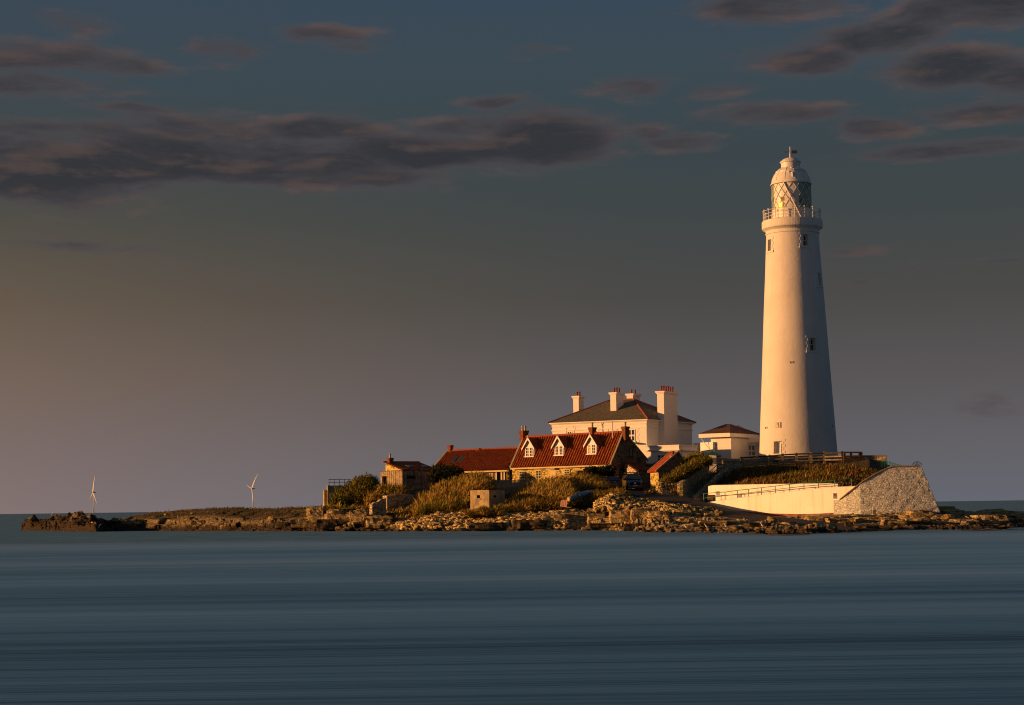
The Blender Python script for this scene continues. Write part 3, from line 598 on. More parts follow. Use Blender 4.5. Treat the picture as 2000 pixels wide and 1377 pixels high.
# ------------------------------------------------------------------ building helpers
def frame(px, py, D, A):                          # near corner; local y runs back to the left, local x back to the right
    p = P(px, py, D); return p, 90 - A, Vector((math.sin(R(A)), math.cos(R(A)))), Vector((-math.cos(R(A)), math.sin(R(A))))
def pot(mb, x, y, z, h, r=.14):
    mb.lathe([(r * 1.05, 0), (r * 1.05, .06), (r * .85, .1), (r * .8, h - .12), (r * 1.15, h - .08), (r * 1.15, h), (r * .7, h), (r * .7, h - .2)], 10, (x, y, z))
def chimney(root, x0, x1, y0, y1, z0, z1, mt, pots, ph, potmt, capmt=None, cap=.12, name='chimney'):
    mb = MB(); mb.box(x0, x1, y0, y1, z0, z1 - .34)
    mb.box(x0 - cap * .5, x1 + cap * .5, y0 - cap * .5, y1 + cap * .5, z1 - .34, z1 - .20); mb.box(x0 - cap, x1 + cap, y0 - cap, y1 + cap, z1 - .20, z1)
    c = mb.build(name, mt, root)
    n = pots; alongx = (x1 - x0) > (y1 - y0)
    for i in range(n):
        f = (i + .5) / n; x = x0 + (x1 - x0) * f if alongx else (x0 + x1) / 2; y = (y0 + y1) / 2 if alongx else y0 + (y1 - y0) * f
        q = MB(); pot(q, x, y, z1, ph * (1 if i % 2 else .92)); q.build('chimney_pot', potmt, c, smooth=True)
    return c
def window(root, face, a, z, w, h, off=0, cols=2, rows=2, fmt='trim_white', gmt='glass', sill=True, depth=.06, name='window', bar=.05, surround=None):
    """face 'x': on the plane x=off looking to -x, a is y; face 'y': on the plane y=off looking to -y, a is x"""
    def bx(mb, a0, a1, d0, d1, z0, z1):
        if face == 'x': mb.box(off - d1, off - d0, a0, a1, z0, z1)
        else: mb.box(a0, a1, off - d1, off - d0, z0, z1)
    g = MB(); bx(g, a, a + w, -.02, .015, z, z + h); gl = g.build(name, gmt, root)
    f = MB(); t = .09
    bx(f, a - .02, a + t, .005, depth, z, z + h); bx(f, a + w - t, a + w + .02, .005, depth, z, z + h); bx(f, a + t, a + w - t, .005, depth, z + h - t, z + h); bx(f, a + t, a + w - t, .005, depth, z, z + t)
    for i in range(1, cols): c = a + w * i / cols; bx(f, c - bar / 2, c + bar / 2, .016, depth - .012, z + t, z + h - t)
    for i in range(1, rows): c = z + h * i / rows; bx(f, a + t, a + w - t, .018, depth - .015, c - bar / 2, c + bar / 2)
    f.build('frame', fmt, gl)
    if sill: s_ = MB(); bx(s_, a - .1, a + w + .1, .004, depth + .08, z - .12, z - .003); s_.build('sill', fmt, gl)
    return gl
def pantiles(p00, p10, p01, p11, n, amp=.05, th=.08, per=6):
    """roof plane: p00-p10 along the eave, p01-p11 along the ridge; rolls run from eave to ridge"""
    mb = MB(); p00, p10, p01, p11 = map(Vector, (p00, p10, p01, p11)); nrm = (p10 - p00).cross(p01 - p00).normalized()
    if nrm.z < 0: nrm = -nrm
    N = n * per; rows = 7; vs = []
    for j in range(rows + 1):
        t = j / rows
        for i in range(N + 1):
            s = i / N; p = (p00 * (1 - s) + p10 * s) * (1 - t) + (p01 * (1 - s) + p11 * s) * t
            w = math.sin(2 * math.pi * i / per); sag = .02 * math.sin(s * 9 + t * 3)
            vs.append(p + nrm * (amp * w + th + sag + .012 * random.random()))
    fs = [(j * (N + 1) + i, j * (N + 1) + i + 1, (j + 1) * (N + 1) + i + 1, (j + 1) * (N + 1) + i) for j in range(rows) for i in range(N)]
    mb.add(vs, fs); mb.slab([p00, p10, p11, p01], nrm * (th - amp - .01)); return mb

# ================================================================== LIGHTHOUSE
LD = 228.0; LB = P(1559.3, 888, LD); lz = -math.degrees(math.atan2(LB.x, LB.y))
LH = thing('lighthouse', LB, lz, 'tall tapering white lighthouse tower with round gallery and domed lantern', 'lighthouse')
dist = math.hypot(LB.x, LB.y); c9 = math.cos(R(lz))
def LP(w, py):                                     # silhouette width in px at height py -> (radius, z)
    xc = 1559 - (888 - py) * .0279; z = Z(xc, py, LD) - LB.z; a = P(xc - w / 2, py, LD); b = P(xc + w / 2, py, LD)
    return ((b - a).length / 2 * c9, z)
prof_t = [LP(155, 892), LP(152.5, 884), LP(146, 826), LP(138, 760), (LP(130.5, 695)), LP(119.5, 600), LP(110, 525), LP(102.5, 459)]
def tr(z):
    return float(np.interp(z, [p[1] for p in prof_t], [p[0] for p in prof_t]))
# openings: (px0, px1, py0, py1)
OPEN = [(1500, 1505.8, 470, 492), (1567.5, 1577.5, 465, 487), (1597.6, 1602, 538, 562), (1580.5, 1592, 666, 690), (1512, 1527, 863.5, 887)]
OP = []
for (a, b, c, d_) in OPEN:
    yc = (c + d_) / 2; xc = 1559 - (888 - yc) * .0279; z0, z1 = LP(10, d_)[1], LP(10, c)[1]; r = tr((z0 + z1) / 2); sc = LP(2, yc)[0]
    OP.append((math.degrees(math.asin(max(-1, min(1, (a - xc) * sc / r)))), math.degrees(math.asin(max(-1, min(1, (b - xc) * sc / r)))), z0, z1))
OP[2] = (OP[2][0], min(OP[2][1], OP[2][0] + 14), OP[2][2], OP[2][3])
ths = sorted(set([round(i * 3.0, 3) for i in range(-60, 60)] + [round(q, 3) for o in OP for q in o[:2]]))
zs = sorted(set([round(p[1], 4) for p in prof_t] + [round(q, 4) for o in OP for q in o[2:]] + [float(v) for v in np.linspace(0, prof_t[-1][1], 30).round(3)]))
mb = MB(); n = len(ths)
vs = [(tr(z) * math.sin(R(t)), -tr(z) * math.cos(R(t)), z) for z in zs for t in ths]; fs = []
for j in range(len(zs) - 1):
    for i in range(n):
        tm = (ths[i] + (ths[i + 1] if i + 1 < n else ths[0] + 360)) / 2; zm = (zs[j] + zs[j + 1]) / 2
        if any(o[0] < tm < o[1] and o[2] < zm < o[3] for o in OP): continue
        fs.append((j * n + i, j * n + (i + 1) % n, (j + 1) * n + (i + 1) % n, (j + 1) * n + i))
mb.add(vs, fs)
def cyl(t, z, dr): r = tr(z) + dr; return (r * math.sin(R(t)), -r * math.cos(R(t)), z)
for (a, b, z0, z1) in OP:                          # reveals
    q = [(a, z0), (b, z0), (b, z1), (a, z1)]; v8 = [cyl(t, z, 0) for t, z in q] + [cyl(t, z, -.55) for t, z in q]
    mb.add(v8, [(i, (i + 1) % 4, 4 + (i + 1) % 4, 4 + i) for i in range(4)])
tw = mb.build('tower', 'tower_white', LH)
sm = [True] * len(tw.data.polygons); tw.data.polygons.foreach_set('use_smooth', sm)
for k in range(len(OP) * 4): tw.data.polygons[len(fs) + k].use_smooth = False
def cpatch(mb, a, b, z0, z1, d0, d1, nseg=3):      # curved block on the tower face
    tt = [a + (b - a) * i / nseg for i in range(nseg + 1)]
    vs = [cyl(t, z, d) for d in (d0, d1) for z in (z0, z1) for t in tt]; m = nseg + 1; F_ = []
    for i in range(nseg):
        F_ += [(i, i + 1, m + i + 1, m + i), (2 * m + i, 2 * m + i + 1, 3 * m + i + 1, 3 * m + i), (i, i + 1, 2 * m + i + 1, 2 * m + i), (m + i, m + i + 1, 3 * m + i + 1, 3 * m + i)]
    F_ += [(0, m, 3 * m, 2 * m), (m - 1, 2 * m - 1, 4 * m - 1, 3 * m - 1)]; mb.add(vs, F_)
for k, (a, b, z0, z1) in enumerate(OP):
    isd = k == 4; g = MB(); q = [(a, z0), (b, z0), (b, z1), (a, z1)]; g.add([cyl(t, z, -.54) for t, z in q], [(0, 1, 2, 3)])
    w_ = g.build('door' if isd else 'window', 'white_render' if isd else 'glass', LH)
    f = MB(); dg = math.degrees(.30 / tr(z0)); hh = (z1 - z0) / 4
    for i in range(5):
        e = dg * (1.55 if i % 2 == 0 else .95); zz0 = z0 + hh * i
        cpatch(f, a - e, a - .05, zz0, zz0 + (hh if i < 4 else .34) - .03, -.02, .04); cpatch(f, b + .05, b + e, zz0, zz0 + (hh if i < 4 else .34) - .03, -.02, .04)
    cpatch(f, a - .04, b + .04, z1 + .02, z1 + .34, -.02, .045)
    if not isd: cpatch(f, a - dg * 1.7, b + dg * 1.7, z0 - .28, z0 - .02, -.02, .10)
    f.build('surround', 'tower_white', w_)
    f = MB()
    if not isd:
        cm = (a + b) / 2; cpatch(f, cm - dg * .12, cm + dg * .12, z0, z1, -.52, -.47, 1)
        cpatch(f, a, a + dg * .22, z0, z1, -.52, -.45, 1); cpatch(f, b - dg * .22, b, z0, z1, -.52, -.45, 1); cpatch(f, a, b, z1 - .16, z1 - .02, -.52, -.44); cpatch(f, a, b, (z0 + z1) / 2 - .04, (z0 + z1) / 2 + .04, -.52, -.46)
        f.build('frame', 'trim_white', w_)
    else:
        cpatch(f, b - (b - a) * .32, b - .1, z0, z1 - .25, -.52, -.46); f.build('side_light', 'void', w_)
mb = MB(); r0, z0 = LP(102.5, 459); Q = [LP(102.5, 459), LP(106, 458.6), LP(106, 456.5), LP(103.5, 455), LP(104, 452.5), LP(108.5, 450.5), LP(114, 448.6), LP(117.5, 447.8), LP(119, 446), LP(119, 434), LP(117, 432.2), LP(70, 431.8)]
mb.lathe(Q, 72); mb.build('gallery', 'tower_white', LH, smooth=False)
mb = MB(); mb.lathe([LP(76.5, 432), LP(76.5, 414), LP(78, 413.5), LP(78, 410.8), LP(75, 410.2)], 64); mb.build('lantern_base', 'metal_white', LH, smooth=False)
# lantern glazing: curved slightly, panels blanked on the landward side
gz = [LP(75, 410.5), LP(76.2, 398), LP(76.8, 385), LP(76.2, 372), LP(75, 360)]
mb = MB(); mb.lathe(gz, 20, a0=-62, a1=22); mb.build('blanking_panel', 'metal_white', LH, smooth=True)
mb = MB(); mb.lathe(gz, 40, a0=22, a1=298); mb.build('lantern_glass', 'glass_teal', LH, smooth=True)
mb = MB(); zb, zt = gz[0][1], gz[-1][1]
def gr(z): return float(np.interp(z, [p[1] for p in gz], [p[0] for p in gz]))
for k in range(16):
    for s_ in (-1, 1):
        pts = []
        for j in range(11):
            t = j / 10; a = R(k * 22.5 + s_ * 50 * t + (8 if s_ < 0 else 0)); z = zb + (zt - zb) * t; r = gr(z) + .03; pts.append((r * math.sin(a), -r * math.cos(a), z))
        mb.path(pts, .045, 4)
mb.build('lattice_bars', 'lattice', LH)
mb = MB(); lx = R(31); hd = []
for j in range(9): z = zb - 1.2 + (zt - zb + 1.2) * j / 8; a = R(26 - 48 * j / 8); r = gr(z) + .14; hd.append((r * math.sin(a), -r * math.cos(a), z))
mb.path(hd, .08, 5); mb.build('ladder_rail', 'metal_white', LH)
dome = [LP(74, 360.8), LP(81, 361.8), LP(81.5, 360), LP(79, 358.5), LP(77, 356), LP(74.5, 351), LP(70.5, 346), LP(65, 341), LP(58, 336.5), LP(60, 336), LP(57, 335), LP(48, 331.2), LP(41, 329)]
mb = MB(); mb.lathe(dome, 64)
for a in range(0, 360, 30):
    pts = [((r + .03) * math.sin(R(a + 12)), -(r + .03) * math.cos(R(a + 12)), z) for r, z in dome[4:]]
    mb.path([tuple(p) for p in pts], .02, 4)
for (a, py) in ((6, 343), (6, 346.5), (6, 350), (-6, 341), (4, 332)):
    r = LP({343: 67, 346.5: 71, 350: 74, 341: 64, 332: 50}[py], py); mb.ball(((r[0]) * math.sin(R(a)), -(r[0]) * math.cos(R(a)), r[1]), .16, 6)
mb.build('dome', 'metal_white', LH, smooth=True)
mb = MB(); mb.lathe([LP(37, 329.5), LP(37, 319), LP(41.5, 318.2), LP(42, 316.6), LP(37, 314.6), LP(29, 311.4), LP(18, 309), LP(6, 307.8), LP(1, 307.6)], 48); mb.build('ventilator', 'metal_white', LH, smooth=False)
top = LP(2, 307.6)[1]; vt = LP(2, 286.5)[1]; mb = MB(); mb.tube((0, 0, top - .1), (0, 0, top + .7), .13, 8, .07); mb.tube((0, 0, top + .7), (0, 0, vt), .055, 6); vm = mb.build('vane_mast', 'metal_white', LH)
va = LP(2, 296.5)[1]; mb = MB(); mb.tube((-.62, 0, va), (.75, 0, va - .05), .035, 5); mb.tube((-.78, 0, va), (-.55, 0, va), .01, 6, .10)
mb.slab([(.22, -.02, va + .17), (.95, -.02, va + .15), (.82, -.02, va - .04), (.95, -.02, va - .25), (.22, -.02, va - .23)], (0, .04, 0)); mb.build('weather_vane', 'dark_metal', LH)
rr, zr = LP(112, 432.2); rt = LP(2, 412)[1]
for k in range(18):
    a = R(k * 20 + 6); mb = MB(); x, y = rr * math.sin(a), -rr * math.cos(a); mb.tube((x, y, zr - .05), (x, y, rt), .05, 6); mb.ball((x, y, rt + .05), .10, 6); mb.build('rail_post', 'metal_white', LH)
for f in (.32, .62, .95):
    mb = MB(); z = zr + (rt - zr) * f; mb.path([(rr * math.sin(R(a)), -rr * math.cos(R(a)), z) for a in range(0, 361, 6)], .028, 4); mb.build('guard_rail', 'metal_white', LH)
lx_, lz_ = (1529.5 - 1546) * LP(2, 400)[0], LP(2, 393)[1]; ly_ = -math.sqrt(rr ** 2 - lx_ ** 2)
fl = MB(); fl.tube((lx_, ly_, zr), (lx_, ly_, lz_ - .3), .04, 6); fl.box(lx_ - .22, lx_ + .22, ly_ - .1, ly_ + .12, lz_ - .45, lz_ + .02); fl.build('signal_box', 'cream_trim', LH)
mb = MB(); lx2 = (1524 - 1546) * LP(2, 400)[0]; ly2 = -math.sqrt(LP(78, 402)[0] ** 2 - lx2 ** 2) - .22; zq = LP(2, 403)[1]; mb.ball((lx2, ly2, zq), .13, 8); mb.box(lx2 - .2, lx2 + .2, ly2 - .05, ly2 + .2, zq - .32, zq - .16); mb.build('gallery_lamp', 'lamp_amber', LH)
# plaque with its carved marks, small vents
a0 = (OP[4][0] + OP[4][1]) / 2; zp0, zp1 = LP(2, 838)[1], LP(2, 826.5)[1]
pl = MB(); cpatch(pl, a0 - 3.6, a0 + 5.6, zp0, zp1, -.01, .06); pq = pl.build('plaque', 'tower_white', LH)
pm = MB()
for (u0, u1, v0, v1) in ((.40, .50, .55, .85), (.40, .62, .78, .85), (.56, .64, .5, .85), (.62, .72, .2, .5), (.5, .72, .2, .27), (.5, .57, .2, .45), (.08, .12, .08, .92), (.92, 1.0, .05, .95), (.08, .92, .05, .09), (.08, .92, .9, .94)):
    A0 = a0 - 3.6 + 9.2 * u0; A1 = a0 - 3.6 + 9.2 * u1; cpatch(pm, A0, A1, zp0 + (zp1 - zp0) * v0, zp0 + (zp1 - zp0) * v1, .062, .075, 1)
pm.build('plaque_lettering', 'slate', pq)
for (px, py) in ((1544, 712.5), (1549, 712.5), (1495.5, 836), (1498.5, 836), (1625, 834)):
    xc = 1559 - (888 - py) * .0279; z = LP(2, py)[1]; r = tr(z); a = math.degrees(math.asin(max(-.97, min(.97, (px - xc) * LP(2, py)[0] / r))))
    mb = MB(); cpatch(mb, a - 1.0, a + 1.0, z - .12, z + .12, -.02, .03, 1); mb.build('vent', 'slate', LH)

# ================================================================== KEEPERS' HOUSE
HA = 31; H0, hr, hx, hy = frame(1264, 900, 231, HA); GH = 8.0; H0.z = GH
HL = reach(H0, hy, 1078.5, 826); HDp = reach(H0, hx, 1351, 826); ez = Z(1264, 821, 231) - GH
KH = thing('keepers_house', H0, hr, 'large white house with hipped slate roof and four tall white chimneys', 'house')
mb = MB(); mb.box(0, HDp, 0, HL, 0, ez - .05)
for k in range(9): z = 1.0 + k * .62; 
mb.build('wall', 'white_render', KH)
mb = MB(); mb.box(-.10, HDp + .10, -.10, HL + .10, ez - .95, ez - .80); mb.box(-.06, HDp + .06, -.06, HL + .06, ez - .42, ez - .06); mb.box(-.20, HDp + .2, -.2, HL + .2, ez - .08, ez + .06); mb.box(-.40, HDp + .4, -.4, HL + .4, ez + .02, ez + .16); mb.build('cornice', 'trim_white', KH)
def loc_at(px, py, D, O=H0, ux=hx, uy=hy):
    p = P(px, py, D); v = Vector((p.x - O.x, p.y - O.y)); return v.dot(ux), v.dot(uy), p.z - O.z
xm = HDp / 2; Rn = H0.xy + hx * xm; yn = reach(Rn, hy, 1237, 779); yf = reach(Rn, hy, 1191, 780); pr = Rn + hy * yn; rz_ = Z(1237, 779.5, pr.y) - GH
o_ = .45; E = [(-o_, -o_, ez + .16), (HDp + o_, -o_, ez + .16), (HDp + o_, HL + o_, ez + .16), (-o_, HL + o_, ez + .16), (xm, yn, rz_), (xm, yf, rz_)]
mb = MB(); mb.add(E, [(0, 4, 5, 3), (0, 1, 4), (1, 2, 5, 4), (2, 3, 5), (3, 2, 1, 0)]); mb.build('roof', 'slate', KH)
mb = MB()
for a, b in ((0, 4), (1, 4), (2, 5), (3, 5), (4, 5)): mb.tube(E[a], E[b], .11, 6)
mb.build('ridge_tiles', 'ridge_tile', KH)
def ch_at(px, pyt, D, lx, ly, pots, ph, zb_=None):
    x, y, z = loc_at(px, pyt, D); chimney(KH, x, x + lx, y, y + ly, (zb_ if zb_ is not None else ez - .5), z, 'trim_white', pots, ph, 'clay_pot', cap=.16)
ch_at(1130, 773, 244.5, 1.45, .86, 2, .62); ch_at(1203, 766, 236.5, 2.1, .86, 3, .68); ch_at(1236, 768.5, 243, 2.1, .95, 2, .62)
xx = reach(H0.xy - hy * .85, hx, 1298, 850); x2 = reach(H0.xy - hy * .85, hx, 1324, 850); cp = H0.xy - hy * .85 + hx * xx
chimney(KH, xx, x2, -.85, .12, 0, Z(1298, 763.5, cp.y) - GH, 'trim_white', 6, .75, 'clay_pot', cap=.2)
def hwin(px0, px1, py0, py1, **k):
    a = reach(H0.xy, hy, px1, py0); b = reach(H0.xy, hy, px0, py0); D_ = H0.y + hy.y * (a + b) / 2; z1 = Z(px0, py0, D_) - GH; z0 = Z(px0, py1, D_) - GH
    return window(KH, 'x', a, z0, b - a, z1 - z0, 0, **k)
hwin(1226.5, 1240.5, 838.5, 862, cols=2, rows=2, bar=.14, depth=.10)
for a, b in ((1189.5, 1198.5), (1156, 1164.5), (1108, 1117)): hwin(a, b, 841 + (1198 - b) * .02, 864, cols=2, rows=2, bar=.1)
for a, b in ((1226.5, 1240.5), (1189.5, 1198.5), (1156, 1164.5), (1108, 1117)):
    ya = reach(H0.xy, hy, b, 840); yb = reach(H0.xy, hy, a, 840); D_ = H0.y + hy.y * ya; zt_ = Z(b, 835, D_) - GH
    mb = MB()
    for i in range(6):
        e = .42 if i % 2 == 0 else .26; z = zt_ - .38 * (i + 1); mb.box(-.045, .01, ya - .12 - e, ya - .12, z, z + .36); mb.box(-.045, .01, yb + .12, yb + .12 + e, z, z + .36)
    mb.box(-.04, .01, ya - .12 - .1, yb + .22, zt_, zt_ + .12); mb.build('window_surround', 'white_render', KH)
mb = MB()
mb = MB(); yp = reach(H0.xy, hy, 1176, 835); mb.tube((-.10, yp, 1.5), (-.10, yp, ez - .35), .05, 6); mb.tube((-.1, yp, ez - .35), (-.3, yp, ez - .05), .05, 6); mb.build('drainpipe', 'trim_white', KH)
ya = reach(H0.xy, hy, 1248.5, 866); yb = reach(H0.xy, hy, 1239, 866); zc = Z(1244, 867.5, H0.y + 2) - GH; mb = MB(); mb.box(-.8, .0, ya, yb, zc, zc + .16); mb.build('door_canopy', 'green_paint', KH)
mb = MB(); mb.box(-.03, .01, .02, HL, ez - 2.0, ez - 1.96); mb.build('string_course', 'trim_white', KH)

# low flat roofed wing in front
WG, wr_, wx, wy = frame(1326, 905, 224.5, HA + 2); WG.z = 7.4
wz = Z(1326, 868.5, 224.5) - WG.z; wL = reach(WG, wy, 1262.5, 872); wD = reach(WG, wx, 1359.5, 868)
LW = thing('flat_roofed_wing', WG, wr_, 'low white flat roofed wing with moulded parapet in front of the big house', 'building')
mb = MB(); mb.box(0, wD, 0, wL, 0, wz - .1); mb.build('wall', 'white_render', LW)
mb = MB(); mb.box(-.16, wD + .16, -.16, wL + .16, wz - .12, wz); mb.box(-.10, wD + .1, -.1, wL + .1, wz - .55, wz - .12); mb.box(-.22, wD + .2, -.22, wL + .2, wz - .72, wz - .55); mb.build('parapet', 'trim_white', LW)
a = reach(WG.xy, wy, 1299, 890); b = reach(WG.xy, wy, 1284, 890); z1 = Z(1290, 888.5, 227) - WG.z; z0 = Z(1290, 902, 227) - WG.z; window(LW, 'x', a, z0, b - a, z1 - z0, cols=2, rows=2, bar=.12, depth=.09)
mb = MB(); mb.tube((.3, -.22, 0), (.3, -.22, wz - .5), .05, 6); mb.build('drainpipe', 'trim_white', LW)
# plain white wall running on to the visitor centre
p0 = P(1355, 900, 233); p1 = P(1393, 900, 230); mb = MB(); zt = Z(1375, 866.5, 232)
dv = Vector((p1.x - p0.x, p1.y - p0.y, 0)).normalized(); nv = Vector((-dv.y, dv.x, 0))
mb.slab([(p0.x, p0.y, 7.4), (p1.x, p1.y, 7.4), (p1.x, p1.y, zt), (p0.x, p0.y, zt)], nv * 3.5)
q = MB(); q.slab([(p0.x, p0.y, zt), (p1.x, p1.y, zt), (p1.x, p1.y, zt + .14), (p0.x, p0.y, zt + .14)], nv * 3.7)
CB = thing('connecting_building', (p0.x, p0.y, 7.4), 0, 'plain low white building linking the flat roofed wing to the brown roofed pavilion', 'building')
for o, nm in ((mb, 'wall'), (q, 'coping')): o.build(nm, 'white_render', CB, world=True)

# ================================================================== PAVILION
PA = 34; p0, prz, pxv, pyv = frame(1428.5, 900, 229, PA); p0.z = 7.6
PV_ = thing('visitor_pavilion', p0, prz, 'small white pavilion with a pyramidal brown slate roof and deep eaves beside the tower', 'building')
pe = Z(1428.5, 855, 229) - p0.z; pL = reach(p0, pyv, 1388.5, 870); pD = 6.2
mb = MB(); mb.box(0, pD, 0, pL, 0, pe + .05); mb.build('wall', 'white_render', PV_)
oL = reach(p0.xy + pxv * -.7, pyv, 1366, 851) ; oy = 1.1
x0, y0 = -.9, -.35; xE = pD + 2.2; yE = oL
ezp = pe + .10; mb = MB(); mb.box(x0, xE, y0, yE, ezp, ezp + .50); mb.build('fascia', 'trim_white', PV_)
cxp = (x0 + xE) / 2; Cn = p0.xy + pxv * cxp; ya = reach(Cn, pyv, 1426, 829); yb = reach(Cn, pyv, 1417, 829); rp = Z(1421, 828, (Cn + pyv * ya).y) - p0.z
E = [(x0 - .08, y0 - .08, ezp + .51), (xE + .08, y0 - .08, ezp + .51), (xE + .08, yE + .08, ezp + .51), (x0 - .08, yE + .08, ezp + .51), (cxp, ya, rp), (cxp, yb, rp)]
mb = MB(); mb.add(E, [(0, 4, 5, 3), (0, 1, 4), (1, 2, 5, 4), (2, 3, 5), (3, 2, 1, 0)]); mb.build('roof', 'slate_brown', PV_)
mb = MB(); mb.box(-.04, .0, -.04, pL + .03, pe - 1.15, pe - 1.08); mb.build('string_course', 'trim_white', PV_)
mb = MB(); mb.tube((x0 + .2, yE - .2, ezp), (0, pL - .2, ezp - 2.0), .05, 5); mb.build('brace', 'trim_white', PV_)
sk_ = MB(); a = Vector(E[4]); b = Vector(E[1]); c = Vector(E[0]); m_ = a * .62 + b * .30 + c * .08; ux_ = (b - c).normalized(); vy_ = (a - (b + c) / 2).normalized(); nn = ux_.cross(vy_)
sk_.slab([m_, m_ + ux_ * .7, m_ + ux_ * .7 + vy_ * .55, m_ + vy_ * .55], nn * .08); sk_.build('rooflight', 'lamp_clear', PV_)
mb = MB(); mb.box(-.12, 0, 1.5, 2.4, pe - 2.35, pe - 2.2); mb.build('wall_light', 'dark_metal', PV_)
# link to tower
l0 = P(1437, 900, 233.5); l1 = P(1486, 900, 241); LK = thing('link_corridor', (l0.x, l0.y, 7.8), 0, 'short white flat roofed link with a white framed window joining pavilion and tower', 'building')
ang_ = math.degrees(math.atan2(l1.y - l0.y, l1.x - l0.x)); LK.rotation_euler.z = R(-8)
dvx = Vector((math.cos(R(-8)), math.sin(R(-8)))); LLn = reach(l0.xy, dvx, 1488, 880); lt = Z(1460, 853.5, 233.5) - 7.8
mb = MB(); mb.box(0, LLn, 0, 4, 0, lt - .25); mb.build('wall', 'white_render', LK)
c1_ = reach(l0.xy, dvx, 1450, 860); mb = MB(); mb.box(0, LLn, -.06, 4, lt - .25, lt); mb.box(c1_, LLn, -.42, -.061, lt - .75, lt - .02); mb.box(c1_ + .2, LLn, -.25, -.062, lt - 1.05, lt - .752); mb.build('parapet', 'trim_white', LK)
a = reach(l0.xy, dvx, 1460, 875); b = reach(l0.xy, dvx, 1475, 875); window(LK, 'y', a, Z(1467, 891, 233) - 7.8, b - a, Z(1467, 870, 233) - Z(1467, 891, 233), cols=2, rows=2, bar=.17, depth=.09)

# ================================================================== STONE COTTAGE
CA = 44; C0, cr_, cxv, cyv = frame(1198, 935, 211, CA); C0.z = 4.7
CT = thing('stone_cottage', C0, cr_, 'golden stone cottage with red pantile roof and three white gabled dormers', 'cottage')
cL = reach(C0, cyv, 1000, 905); cD = reach(C0, cxv, 1262, 895); ce = Z(1198, 897.5, 211) - C0.z
cxr = reach(C0, cxv, 1218.5, 850); pr = C0.xy + cxv * cxr; cz = Z(1218.5, 845.5, pr.y) - C0.z; ce2 = Z(1262, 897, (C0.xy + cxv * cD).y) - C0.z
mb = MB(); mb.box(0, .45, 0, cL, -1.5, ce); mb.build('front_wall', 'stone_gold', CT)
mb = MB(); G = [(.001, 0, -1.5), (cD, 0, -1.5), (cD, 0, ce2), (cxr, 0, cz - .05), (.001, 0, ce)]
mb.slab([(x, y - .004, z) for x, y, z in G], (0, .45, 0)); mb.slab([(x, y + cL - .45, z) for x, y, z in G], (0, .45, 0)); mb.box(cD - .4, cD - .002, .45, cL - .45, -1.5, ce2 - .02); mb.build('gable_wall', 'stone_gable', CT)
nt_ = int(cL / .42)
ev = .40; s1_ = (cz - ce) / cxr
mb = pantiles((-ev, .22, ce - s1_ * ev), (-ev, cL - .25, ce - s1_ * ev), (cxr, .22, cz), (cxr, cL - .25, cz), nt_, .085, .13); mb.build('roof', 'pantile', CT)
s2_ = (cz - ce2) / (cD - cxr); mb = pantiles((cD + .3, .22, ce2 - s2_ * .3), (cD + .3, cL - .25, ce2 - s2_ * .3), (cxr, .22, cz), (cxr, cL - .25, cz), 24, .04, .10); mb.build('rear_roof', 'pantile', CT)
mb = MB(); mb.path([(cxr, y, cz + .12) for y in np.linspace(.2, cL - .2, 40)], .15, 6); mb.build('ridge_tiles', 'ridge_tile', CT)
for y in (-.06, cL - .25):
    mb = MB(); mb.slab([(-ev, y, ce - s1_ * ev + .0), (cxr, y, cz + .0), (cxr, y, cz + .26), (-ev, y, ce - s1_ * ev + .26)], (0, .30, 0)); mb.slab([(cxr + .001, y, cz), (cD + .3, y, ce2 - s2_ * .3), (cD + .3, y, ce2 - s2_ * .3 + .26), (cxr + .001, y, cz + .26)], (0, .30, 0)); mb.build('verge_stones', 'coping', CT)
mb = MB(); mb.box(-ev - .14, -ev + .02, .2, cL - .2, ce - s1_ * ev - .16, ce - s1_ * ev + .02); mb.build('gutter', 'cream_trim', CT)
def ch_c(px, pyt, xoff, lx, ly, pots, ph):
    Cn = C0.xy + cxv * (cxr + xoff); y = reach(Cn, cyv, px, pyt); z = Z(px, pyt, (Cn + cyv * y).y) - C0.z; chimney(CT, cxr + xoff, cxr + xoff + lx, y - ly / 2, y + ly / 2, cz - .9, z, 'brick', pots, ph, 'cream_pot', cap=.07)
ch_c(1018, 841, -.35, .95, .62, 2, .62); ch_c(1153, 834.5, -.35, .72, .55, 1, .60); ch_c(1217.5, 833, -.35, .72, .55, 1, .58)
